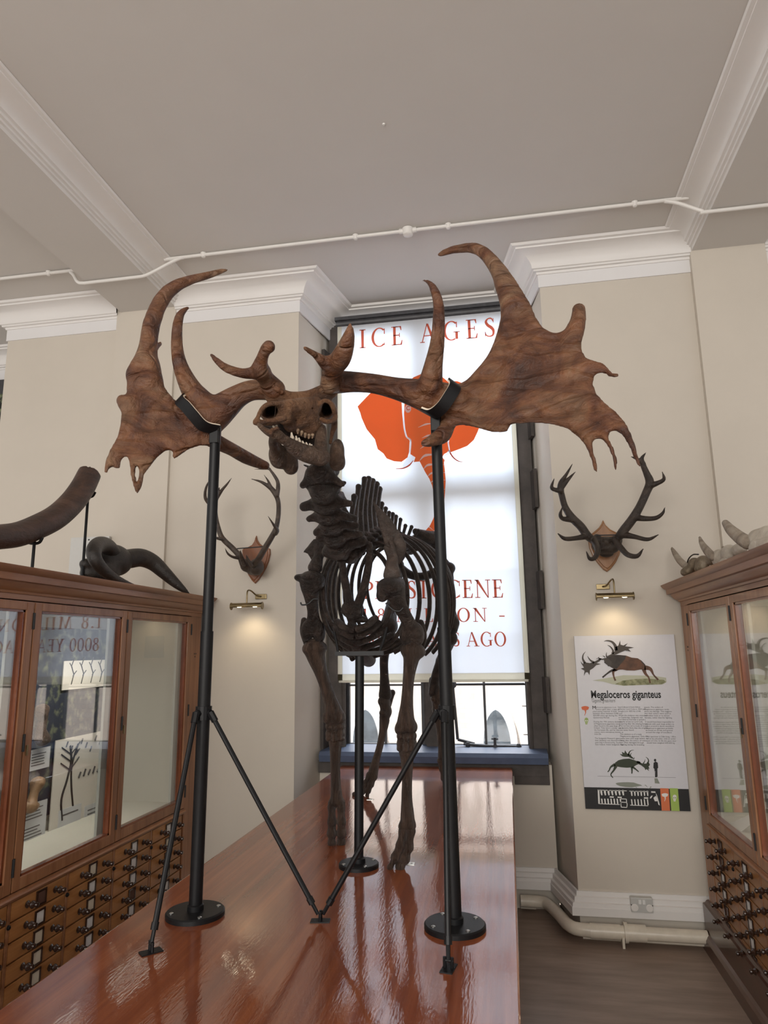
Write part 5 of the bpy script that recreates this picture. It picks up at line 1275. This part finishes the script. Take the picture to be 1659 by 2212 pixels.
b = Blob(); chainL(b, [(470,780,2.05,8),(475,690,2.06,9),(482,620,2.06,6)], K3, s3); b.build('nasal_septum', M_JAW, .003, skull)
# --- teeth of the upper jaw
def tooth(par, x, y, d, h, w, ang=0):
    b = Blob(); p = K3(x,y,d); q = K3(x+h*math.sin(ang), y-h*math.cos(ang), d); b.cap(p, q, w*s3(d), w*.55*s3(d), k=.002); b.ell(p,(w*s3(d)*1.1,w*s3(d)*1.2,w*s3(d)*1.1),k=.004)
    b.build('tooth', M_TOOTH if par is not skull else M_JAWT, .0022, par)
M_JAWT = bone('brown_tooth', (.10,.06,.035), (.22,.14,.085), (.42,.32,.22), .35, 60, (1,1,1), .2, 90)
for x, y in ((790,985),(840,1010),(890,1040),(940,1055),(990,1050)): tooth(skull, x, y-30, DS(x)+.02, -45, 22, .1)
# --- lower jaw
b = Blob()
chainL(b, [(250,880,1.97,34),(330,950,1.985,44),(420,1000,2.0,56),(520,1020,2.03,60)], K3, s3, .012)
chainL(b, [(480,1000,2.02,56),(600,1090,2.06,72),(740,1205,2.10,98),(900,1290,2.14,108),(1050,1325,2.18,112),(1130,1330,2.20,100)], K3, s3, .015)
chainL(b, [(1100,1340,2.20,95),(1100,1200,2.21,92),(1105,1050,2.23,80),(1120,930,2.25,60)], K3, s3, .015)
chainL(b, [(560,1080,2.05,40),(740,1140,2.09,40),(940,1200,2.14,40),(1000,1190,2.17,30)], K3, s3, .012)
chainL(b, [(450,1010,2.02,52),(440,1120,2.08,58),(470,1220,2.14,70),(520,1320,2.20,76),(560,1410,2.24,60)], K3, s3, .015)
e3(490,1280,.14,105,185,.035,.02); e3(680,1380,.16,110,165,.04,.02); e3(700,1480,.17,80,78,.035,.02); e3(600,1300,.15,120,140,.03,.02); e3(540,1400,.15,60,70,.03,.02)
b.ell(K3(1320,1290,2.30),(108*s3(2.3),.030,225*s3(2.3)),np.array([[math.cos(.12),0,math.sin(.12)],[0,1,0],[-math.sin(.12),0,math.cos(.12)]]),.012)
b.ell(K3(1355,1400,2.31),(88*s3(2.3),.026,112*s3(2.3)),None,.012)
e3(560,1200,-.0,60,60,.03,.01,sub=True)
jaw = b.build('lower_jaw', M_JAW, .0045, deer)
for x, y, h, w in ((255,890,40,20),(285,905,36,18),(455,905,70,15),(495,900,68,14),(710,1060,70,26),(770,1085,50,22),(810,1110,48,22),(860,1150,44,24),(910,1170,46,24),(960,1195,55,24),(985,1200,50,18)):
    tooth(jaw, x, y, DS(x)+.0, h, w, -.15)
b = Blob()
for x, y in ((350,960),(390,990),(440,950),(500,930),(420,1010)): b.ell(K3(x,y,1.985),(32*s3(2),.012,28*s3(2)),k=.006)
b.build('gum_bone', M_SKULL, .0035, jaw)

# --- antlers
def A2(x, y): return (640+x*.48222, 450+y*.48222)
def A1(x, y): return (x*.39783, 450+y*.39783)
def antler(f, outline, holes, plane, beam, tines, T, burr, scale, label):
    """plane: (normal, point) the palm lies on; beam and tines are (x,y,depth,r)"""
    n, p0 = np.array(plane[0],float), np.array(plane[1],float); n /= np.linalg.norm(n); D = n@p0
    pl = lambda x, z: (D-n[0]*x-n[2]*z)/n[1]
    poly = [on_plane(*f(x,y), n, D) for x,y in outline]
    b = Blob(); b.palm([(p[0],p[2]) for p in poly], pl, T, [[(q[0],q[2]) for q in (on_plane(*f(x,y),n,D) for x,y in h)] for h in holes], k=.02)
    for ch in [beam]+tines:
        P = []
        for x,y,d,r in ch:
            if d is None: q = on_plane(*f(x,y), n, D); d = q[1]
            else: q = PY(*f(x,y), d)
            P.append(np.append(q, r*scale*mpp(q)))
        P = smooth_path(P,5); b.chain([p[:3] for p in P],[max(.004,p[3]) for p in P],k=.02)
    o = b.build('antler', M_ANTLER, .0065, deer, label, relax=2)
    c, axis, r = burr; q = PY(*f(c[0],c[1]),c[2]); m = Blob(); ax = np.array(axis,float); ax /= np.linalg.norm(ax)
    u = np.cross(ax,[0,1,0]); u /= np.linalg.norm(u); w = np.cross(ax,u); rr = r*scale*pxm(c[2])
    for k in range(14):
        a = k/14*2*math.pi; m.ell(q+rr*(math.cos(a)*u+math.sin(a)*w),(.011,.011,.011*(1+.3*math.sin(5*k))),k=.006)
    m.build('burr', M_ANTLER, .004, o)
    return o
outR = [(600,800),(640,790),(690,800),(740,782),(800,752),(860,705),(900,650),(925,580),(938,500),(938,430),(925,360),(900,300),(860,240),(820,208),(770,192),(710,196),(660,210),(643,213),(640,205),(655,190),(700,172),(760,160),(810,160),(855,180),(900,220),(945,270),(985,325),(1020,380),(1050,430),(1075,490),(1105,535),(1140,555),(1170,560),(1200,545),(1225,505),(1238,470),(1240,440),(1265,435),(1290,455),(1293,490),(1285,550),(1275,600),(1280,640),(1300,672),(1340,685),(1375,695),(1400,720),(1415,738),(1440,740),(1458,755),(1430,757),(1400,755),(1385,740),(1360,735),(1335,750),(1330,790),(1345,830),(1380,870),(1430,910),(1475,960),(1505,1020),(1525,1080),(1538,1130),(1545,1168),(1530,1155),(1508,1110),(1488,1060),(1460,1015),(1430,997),(1405,1000),(1400,1030),(1420,1070),(1437,1120),(1440,1170),(1432,1180),(1423,1165),(1413,1110),(1393,1060),(1370,1035),(1340,1032),(1328,1050),(1332,1090),(1347,1140),(1352,1175),(1342,1188),(1333,1175),(1318,1120),(1293,1060),(1258,1020),(1210,985),(1150,968),(1090,962),(1030,962),(960,968),(945,1000),(890,1005),(850,995),(800,980),(740,970),(690,975),(640,930),(610,890)]
PR = PY(*A2(690,880), 2.27)
antler(A2, outR, [], ((.30,1,-.22), PR), ((178,778,2.30,52),(260,778,2.29,46),(350,786,2.28,44),(450,808,2.27,50),(550,832,2.26,66),(640,860,None,82),(720,880,None,84)),
 [((600,790,2.22,55),(615,700,2.19,42),(632,600,2.16,33),(638,500,2.14,28),(635,420,2.13,24),(615,360,2.13,18),(590,330,2.14,10),(566,323,2.15,5)),
  ((150,790,2.26,44),(165,720,2.20,44),(200,670,2.13,46),(225,610,2.08,36),(238,560,2.05,23),(243,518,2.03,8)),
  ((160,720,2.20,36),(125,690,2.14,28),(90,660,2.10,17),(60,640,2.07,13),(38,625,2.05,11)),
  ((670,970,2.28,42),(655,1015,2.24,38),(620,1035,2.20,30),(590,1048,2.17,22),(572,1052,2.16,16)),
  ((920,340,None,24),(960,450,None,38),(900,650,None,34),(800,800,None,46)), ((640,207,None,4),(720,185,None,12),(810,182,None,20),(880,250,None,28),(930,345,None,36),(970,450,None,48)),
  ((1268,450,None,24),(1258,540,None,30),(1225,620,None,34))], .017, ((150,810,2.29),(-.8,.1,.75),55), .48222, 'broad brown antler at right with a long tine curling over the palm')
outL = [(1228,335),(1190,352),(1130,376),(1050,398),(985,430),(930,480),(890,550),(868,620),(850,700),(845,780),(850,850),(870,920),(900,980),(940,1030),(985,1070),(1040,1110),(1110,1110),(1200,1120),(1200,1200),(1180,1290),(1150,1292),(1080,1290),(1020,1310),(970,1345),(945,1362),(935,1350),(940,1325),(920,1312),(890,1320),(850,1355),(815,1400),(785,1440),(775,1490),(760,1530),(745,1550),(735,1540),(722,1500),(710,1450),(705,1390),(695,1355),(675,1345),(655,1370),(650,1410),(635,1415),(610,1405),(590,1410),(580,1445),(570,1450),(568,1420),(575,1370),(600,1310),(635,1250),(655,1180),(660,1110),(645,1080),(638,1040),(655,1015),(685,1015),(690,960),(692,900),(715,840),(750,790),(768,760),(770,690),(785,620),(810,560),(840,490),(890,430),(960,390),(1040,368),(1120,352),(1200,332)]
PL = PY(*A1(1130,1180), 2.25)
antler(A1, outL, [[(735,1395),(749,1398),(757,1440),(745,1496),(736,1450)]], ((-.45,1,-.15), PL), ((1480,985,2.25,62),(1430,985,2.25,56),(1360,990,2.25,56),(1290,1022,2.25,62),(1220,1075,2.25,78),(1150,1130,None,92),(1080,1170,None,90)),
 [((1110,1080,2.25,80),(1040,985,2.22,58),(985,870,2.19,42),(964,780,2.17,34),(960,700,2.16,30),(965,630,2.15,27),(978,580,2.15,22),(1005,550,2.16,14),(1028,537,2.17,6)),
  ((1490,985,2.22,60),(1445,925,2.17,46),(1415,870,2.11,44),(1425,810,2.07,32),(1445,765,2.04,32),(1460,752,2.03,36)),
  ((1420,890,2.13,42),(1370,895,2.08,34),(1310,895,2.05,27),(1230,868,2.02,24),(1180,830,2.01,18),(1148,795,2.0,11)),
  ((1150,1255,2.32,44),(1200,1280,2.36,40),(1260,1310,2.42,36),(1330,1350,2.50,36),(1400,1382,2.57,30),(1442,1397,2.60,24)),
  ((790,860,None,70),(740,900,None,50),(800,770,None,32)), ((870,735,2.50,12),(845,755,2.46,18),(780,830,2.42,40)),
  ((1228,336,None,5),(1130,365,None,14),(1020,395,None,22),(930,440,None,30),(865,520,None,36),(825,620,None,40),(808,720,None,42),(800,820,None,50),(820,930,None,60)), ((665,1045,None,26),(700,1060,None,40))], .018, ((1500,975,2.22),(.7,-.1,.75),62), .39783, 'broad brown antler at left, seen edge on, with tines hanging down')

# --- neck: seven vertebrae with wings and spines, each its own bone
neck = [(345,265,2.36,120,75,[(215,205,10),(500,215,10)],[(205,370,22),(530,365,16)]),
        (370,400,2.42,110,90,[(430,330,18)],[(230,370,16),(545,350,14)]),
        (395,500,2.50,115,80,[(520,440,20)],[(215,545,30),(590,520,20)]),
        (410,600,2.57,100,70,[(540,560,22)],[(255,645,20),(630,640,20)]),
        (440,690,2.64,95,70,[(590,660,24)],[(320,755,26),(640,700,20)]),
        (465,780,2.71,95,75,[(610,740,24)],[(340,800,24),(670,770,22)]),
        (490,870,2.78,110,80,[(640,830,24)],[(390,920,24),(700,830,26)])]
for i, (x,y,d,rx,rz,sp,wg) in enumerate(neck):
    b = Blob(); s = s4(d)
    b.ell(K4(x,y,d),(rx*.86*s,.06,rz*1.0*s),k=.02); b.ell(K4(x+rx*.75,y-20,d+.05),(rx*.55*s,.055,rz*.8*s),k=.02); b.ell(K4(x-rx*.35,y+25,d),(rx*.6*s,.05,rz*.75*s),k=.02); b.ell(K4(x+10,y+rz*.8,d+.02),(rx*.8*s,.05,rz*.7*s),k=.02)
    for wx, wy, wr in wg:
        chainL(b, [(x+(wx-x)*.25,y+(wy-y)*.1,d,rz*.7),(x+(wx-x)*.65,y+(wy-y)*.6,d,(wr*1.3+rz*.45)/2+8),(wx,wy,d-.01,wr*1.35)], K4, s4, .02)
    for wx, wy, wr in sp: chainL(b, [(x+.5*(wx-x),y+.5*(wy-y),d+.03,wr*1.6),(wx,wy,d+.07,wr)], K4, s4, .015)
    if i > 1:
        chainL(b, [(x+70,y-30,d+.05,30),(x+130,y-10,d+.06,30),(x+170,y+20,d+.06,22)], K4, s4, .012)
    b.build('neck_vertebra', M_BONE, .006, deer)
# --- thoracic and lumbar vertebrae
AX = lambda y: -.645+.075*(y-2.9)
def zsp(y): return float(np.interp(y,[2.82,2.92,3.05,3.25,3.5,3.8,4.15],[2.12,2.17,2.235,2.30,2.335,2.345,2.335]))
tops = [(625,465),(660,385),(708,322),(742,318),(775,335),(808,360),(832,400),(850,520),(880,560),(908,595),(938,605),(965,625),(1000,650),(1040,700),(1090,710),(1145,740)]
vy = [2.86+.082*i for i in range(16)]
for i, (tx, ty) in enumerate(tops):
    y = vy[i]; c = np.array([AX(y), y, zsp(y)]); b = Blob()
    b.ell(c,(.034,.046,.034),k=.012); b.cap(c+[-.05,.01,.015],c+[.05,.01,.015],.014,.014,k=.012)
    yt = y+.05+.01*i if i < 7 else y+.05
    t = K4(tx,ty,yt)
    w = .012 if i < 7 else .010
    mid = (c+t)/2+np.array([-.012,.012,0])
    P = smooth_path([np.append(c+[0,.01,.02],w*1.2),np.append(mid,w*.85),np.append(t-(t-mid)*.15,w*.9),np.append(t,w*1.15)],4)
    for o_ in (-.007,.0,.007): b.chain([p[:3]+[0,o_*1.4,0] for p in P],[p[3] for p in P],k=.006)
    if i > 10: b.cap(c, c+[-.09,.0,-.005], .013, .008, k=.01); b.cap(c, c+[.09,.0,-.005], .013, .008, k=.01)
    b.build('back_vertebra', M_BONE, .0055, deer)
# --- ribs, thirteen pairs, each its own bone
RW = [.085,.135,.18,.215,.243,.262,.276,.284,.285,.280,.270,.255,.235]
for i in range(13):
    y0 = 2.87+.083*i; zs = zsp(y0)-.005
    zb = float(np.interp(i,[0,2,4,7,9,12],[1.875,1.75,1.69,1.665,1.69,1.80])); end = float(np.interp(i,[0,1,4,7,12],[176,170,158,145,122]))
    back = float(np.interp(i,[0,2,6,12],[-.01,.04,.16,.26]))
    for sd in (-1,1):
        P = []
        if i == 0:
            pp = [(735,1165),(738,1210),(747,1265),(757,1305)] if sd < 0 else [(796,1175),(798,1205),(788,1262),(773,1308)]
            P = [np.array([AX(y0)+sd*.03,y0,zs])]+[PY(px,py,2.82) for px,py in pp]; P = smooth_path(P,5); R_ = [.011+.009*(k/len(P)) for k in range(len(P))]
        else:
            for k in range(25):
                th = math.radians(6+(end-6)*k/24); zm = (zs+zb)/2; hz = (zs-zb)/2
                sx = math.sin(th)**.80
                P.append(np.array([AX(y0+back*k/24)+sd*(.02+RW[i]*sx), y0+back*(k/24)**1.2, zm+hz*math.cos(th)]))
            R_ = [.0175*(1-.30*abs(k/24-.5)) for k in range(25)]
        m = MB(); m.tube(P, R_, 10, flat=(.62,(1,.25,.1)) if i else None)
        m.build('rib', M_BONE, deer, smooth=True)
# --- breastbone with the cartilage basket
b = Blob()
chainL(b, [(590,1350,2.82,50),(610,1410,2.82,48),(600,1480,2.84,30),(610,1540,2.90,50),(640,1650,3.00,70),(690,1730,3.12,80),(740,1790,3.25,60)], K4, s4, .02)
b.ell(K4(560,1385,2.82),(40*s4(2.8),.03,50*s4(2.8)),k=.02); b.ell(K4(650,1395,2.82),(45*s4(2.8),.03,50*s4(2.8)),k=.02)
b.ell(K4(690,1465,2.86),(45*s4(2.8),.03,25*s4(2.8)),k=.02)
b.build('breastbone', M_BONE, .0055, deer)
for y, yb, xl, xr, d in ((1520,1545,480,800,2.86),(1560,1600,470,830,2.90),(1610,1655,480,870,2.95),(1660,1705,500,930,3.02),(1705,1750,540,990,3.10),(1740,1785,580,1010,3.2)):
    for a, e in (((620,yb),(xl,y-40)),((640,yb),(xr,y-70))):
        P = smooth_path([K4(a[0],a[1],d),K4((a[0]+e[0])/2,(a[1]+e[1])/2+18,d-.005),K4(e[0],e[1],d+.05)],5)
        m = MB(); m.tube(P,[.0155+.002*math.sin(k) for k in range(len(P))],10); m.build('costal_cartilage', M_BONE, deer, smooth=True)
# --- shoulder blades
M_BLADE = bone('grey_brown_bone', (.022,.015,.012), (.050,.034,.027), (.105,.075,.060), .42, 11, (1,1,1), .6, 50, dist=.015)
def plate(name, outline, f, plane, T, extra, mat, res=.0055):
    n, p0 = np.array(plane[0],float), np.array(plane[1],float); n /= np.linalg.norm(n); D = n@p0
    pl = lambda x, z: (D-n[0]*x-n[2]*z)/n[1]
    P = [CPOS+0 for _ in outline]; P = []
    for x,y in outline:
        q = f(x,y,3.0); r = q-CPOS; t = (D-n@CPOS)/(n@r); P.append(CPOS+r*t)
    b = Blob(); b.palm([(p[0],p[2]) for p in P], pl, T, k=.012)
    for ch, s in extra: chainL(b, ch, f, s, .014)
    return b.build(name, mat, res, deer)
plate('shoulder_blade', [(770,500),(800,520),(840,560),(880,600),(920,640),(955,690),(985,745),(1020,790),(1050,850),(1045,910),(1015,980),(985,1030),(950,1060),(900,1060),(890,1010),(895,950),(880,890),(855,800),(820,690),(795,590)], K4, ((-.45,1,.30), K4(930,850,2.93)), .011,
 [([(880,880,2.90,22),(920,960,2.88,34),(930,1050,2.84,58),(930,1100,2.82,72)], s4), ([(800,560,3.02,12),(880,700,2.96,16),(930,850,2.90,20),(960,980,2.86,24)], s4)], M_BLADE)
plate('shoulder_blade', [(345,790),(400,800),(410,860),(385,930),(350,1000),(330,1060),(270,1050),(280,990),(245,930),(205,915),(250,860),(290,810)], K4, ((.5,1,.25), K4(320,900,2.98)), .013,
 [([(330,860,2.99,36),(330,950,2.96,40),(305,1040,2.93,60)], s4)], M_BONE)
# --- fore legs
def leg(name, chains, f, s, mat=None, balls=(), res=.0055):
    b = Blob()
    for ch in chains: chainL(b, ch, f, s, .014)
    for x,y,d,rx,rz,ry in balls: b.ell(f(x,y,d),(rx*s(d),ry,rz*s(d)),k=.014)
    return b.build(name, mat or M_BONE2, res, deer)
leg('humerus', [[(960,1240,2.80,80),(985,1330,2.82,62),(1030,1420,2.84,55),(1070,1500,2.87,58),(1095,1570,2.89,80)]], K4, s4, M_BONE, [(915,1200,2.78,105,75,.07),(990,1180,2.82,45,60,.05),(850,1270,2.77,45,50,.04),(1050,1600,2.89,55,85,.05),(1140,1590,2.89,50,85,.05)])
leg('humerus', [[(265,1180,2.92,85),(270,1260,2.94,62),(285,1370,2.98,48),(290,1450,3.02,52),(290,1530,3.05,75)]], K4, s4, M_BONE, [(280,1130,2.92,95,62,.07),(180,1125,2.93,40,30,.05),(330,1160,2.92,48,60,.05),(240,1560,3.06,45,85,.05),(340,1570,3.06,42,85,.05)])
leg('ulna', [[(215,1470,3.14,26),(220,1560,3.13,40),(240,1660,3.10,30)]], K4, s4, M_BONE)
leg('ulna', [[(1165,1490,2.97,28),(1180,1600,2.97,36),(1160,1700,2.95,28),(1110,1790,2.92,20)]], K4, s4, M_BONE)
leg('forearm_bone', [[(290,190,3.06,84),(310,270,3.07,70),(345,380,3.08,52),(385,500,3.09,48),(420,610,3.10,56),(440,690,3.10,72),(450,745,3.10,72)]], KL, sl, None, [(250,190,3.06,50,40,.045),(345,180,3.06,45,40,.045),(400,740,3.1,40,40,.04),(500,735,3.1,35,45,.04)])
leg('forearm_bone', [[(1075,200,2.89,80),(1062,280,2.88,62),(1045,400,2.87,48),(1035,520,2.86,46),(1028,640,2.85,52),(1022,740,2.84,66),(1020,800,2.84,74)]], KL, sl, None, [(1030,200,2.89,50,45,.045),(1125,215,2.90,50,45,.045),(970,830,2.84,35,40,.04),(1070,815,2.84,40,45,.04)])
def carpus(x0, y0, d, w):
    b = Blob()
    for r_, yy in enumerate((-42,20,58)):
        for k in range(3): b.ell(KL(x0+(k-1)*w*.62,y0+yy+8*(k%2),d-.01*(k==1)),(w*.40*sl(d),.032,(34 if r_<2 else 24)*sl(d)),k=.005)
    b.ell(KL(x0,y0,d+.02),(w*.9*sl(d),.03,70*sl(d)),k=.01); b.build('carpus', M_BONE2, .0045, deer)
carpus(457,845,3.10,72); carpus(1027,925,2.83,76)
leg('cannon_bone', [[(460,915,3.10,58),(460,980,3.10,48),(458,1120,3.10,40),(462,1260,3.10,40),(466,1340,3.10,46),(470,1400,3.10,52)]], KL, sl, None, [(432,1420,3.10,30,28,.03),(505,1420,3.10,30,28,.03)])
leg('cannon_bone', [[(1025,1005,2.83,62),(1030,1070,2.83,52),(1030,1220,2.83,42),(1028,1380,2.83,44),(1032,1500,2.83,54),(1035,1570,2.83,58)]], KL, sl, None, [(995,1605,2.83,32,30,.03),(1065,1605,2.83,32,32,.03)])
def toe(pts, name='toe_bone'):
    x,y,d,r = pts[-1]; dy = PZ(600+x*.27119, 1350+y*.27119, ZT+r*sl(d)*.55)[1]-d
    pts = [(q[0],q[1],q[2]+dy*(k/(len(pts)-1)),q[3]) for k, q in enumerate(pts)]
    for k in range(len(pts)-1):
        (x0,y0,d0,r0),(x1,y1,d1,r1) = pts[k],pts[k+1]
        r0 *= 1.2; r1 *= 1.25
        leg('toe_bone' if k < len(pts)-2 else 'hoof_bone', [[(x0,y0,d0,r0),((x0+x1)/2,(y0+y1)/2,(d0+d1)/2,min(r0,r1)*.8),(x1,y1,d1,r1)]], KL, sl, M_BONE2, res=.0045)
toe([(430,1450,3.09,30),(432,1570,3.06,32),(430,1660,3.04,34),(430,1735,3.02,28)]); toe([(505,1450,3.09,30),(508,1570,3.06,32),(508,1660,3.04,34),(505,1730,3.02,30)])
toe([(1000,1640,2.82,34),(980,1760,2.79,36),(940,1850,2.76,34),(895,1930,2.73,22)]); toe([(1060,1640,2.82,34),(1040,1770,2.79,36),(1010,1860,2.76,38),(975,1920,2.73,34)])
# --- pelvis and hind legs
b = Blob(); d = 4.25
chainL(b, [(1120,745,4.15,26),(1170,775,4.2,45),(1230,800,4.25,60),(1285,800,4.3,50),(1290,860,4.3,40)], K4, s4, .02)
chainL(b, [(1230,830,4.3,55),(1280,900,4.4,50),(1330,980,4.45,45),(1370,1040,4.45,50)], K4, s4, .02)
chainL(b, [(1170,790,4.25,50),(1080,850,4.3,45),(1000,940,4.4,42),(960,1010,4.45,45)], K4, s4, .02)
chainL(b, [(960,1010,4.45,36),(1080,1100,4.5,34),(1200,1110,4.5,34),(1340,1050,4.48,40)], K4, s4, .02)
b.build('pelvis', M_BONE, .008, deer)
leg('thigh_bone', [[(1380,1040,4.45,45),(1385,1150,4.42,50),(1390,1280,4.38,46),(1400,1400,4.33,50),(1415,1490,4.28,66)]], K4, s4, M_BONE, [(1405,1045,4.45,40,42,.05),(1425,1530,4.26,40,55,.05),(1395,1560,4.26,40,40,.05)], .007)
leg('thigh_bone', [[(985,1020,4.45,45),(965,1150,4.36,46),(940,1300,4.25,46),(915,1430,4.12,56),(905,1500,4.06,66)]], K4, s4, M_BONE, [(880,1520,4.05,45,50,.05),(935,1525,4.05,40,50,.05)], .007)
leg('shin_bone', [[(1400,1610,4.26,62),(1370,1700,4.32,48),(1330,1800,4.38,40)],[(1330,1800,4.38,40),(1292,1900,4.42,36),(1275,1990,4.45,40),(1275,2060,4.47,50)]], K4, s4, M_BONE, [(1420,1630,4.25,36,40,.04)], .0065)
leg('shin_bone', [[(900,1580,4.08,60),(880,1680,4.13,44),(865,1800,4.18,36),(868,1920,4.22,36),(872,2020,4.25,44),(875,2080,4.26,54)]], K4, s4, M_BONE, [], .0065)
leg('hock', [[(850,600,4.26,46),(858,680,4.25,42),(850,740,4.24,42)],[(880,640,4.30,26),(905,560,4.34,24),(912,540,4.35,26)]], KL, sl, None, [(830,610,4.24,30,30,.03),(880,690,4.25,26,36,.03),(840,700,4.22,30,24,.03)])
leg('hock', [[(1262,520,4.47,44),(1266,600,4.47,40),(1268,650,4.47,38)],[(1240,560,4.52,22),(1222,480,4.56,20),(1222,430,4.57,16)]], KL, sl, None, [(1245,590,4.45,26,26,.03),(1290,600,4.45,26,28,.03)])
leg('cannon_bone', [[(850,760,4.24,42),(838,850,4.23,32),(815,960,4.21,28),(785,1070,4.18,30),(765,1150,4.16,38),(758,1190,4.15,40)]], KL, sl)
leg('cannon_bone', [[(1268,670,4.47,40),(1278,760,4.46,30),(1294,880,4.44,27),(1306,990,4.42,30),(1312,1050,4.41,36)]], KL, sl)
toe([(735,1200,4.14,28),(705,1265,4.11,26),(670,1320,4.08,28),(610,1350,4.05,16)]); toe([(765,1210,4.14,26),(740,1270,4.12,24),(718,1320,4.10,22),(712,1360,4.09,14)])
toe([(1295,1080,4.41,22),(1310,1150,4.39,22),(1325,1220,4.37,24),(1335,1265,4.36,20)]); toe([(1330,1080,4.41,22),(1350,1150,4.39,22),(1375,1220,4.37,24),(1385,1265,4.36,20)])
# little fixing plates under the hooves
for x, y in ((886,1866),(800,1727)):
    p = PZ(x,y,ZT); m = MB(); m.box((p[0]-.018,p[1]-.016,ZT),(p[0]+.018,p[1]+.016,ZT+.002)); m.tube([(p[0]+.006,p[1],ZT+.002),(p[0]+.006,p[1],ZT+.004)],.004,8); m.build('fixing_plate', M_STEEL, deer)
# binding wires round the upper fore legs
for pts in (((185,1325),(200,1345),(250,1335),(290,1300),(330,1297)),((880,1330),(940,1385),(990,1395),(1020,1370))):
    m = MB(); m.tube(smooth_path([K4(x,y,2.72 if x > 500 else 2.84) for x,y in pts],5), .0035, 6); m.build('binding_wire', M_BLACK, deer)
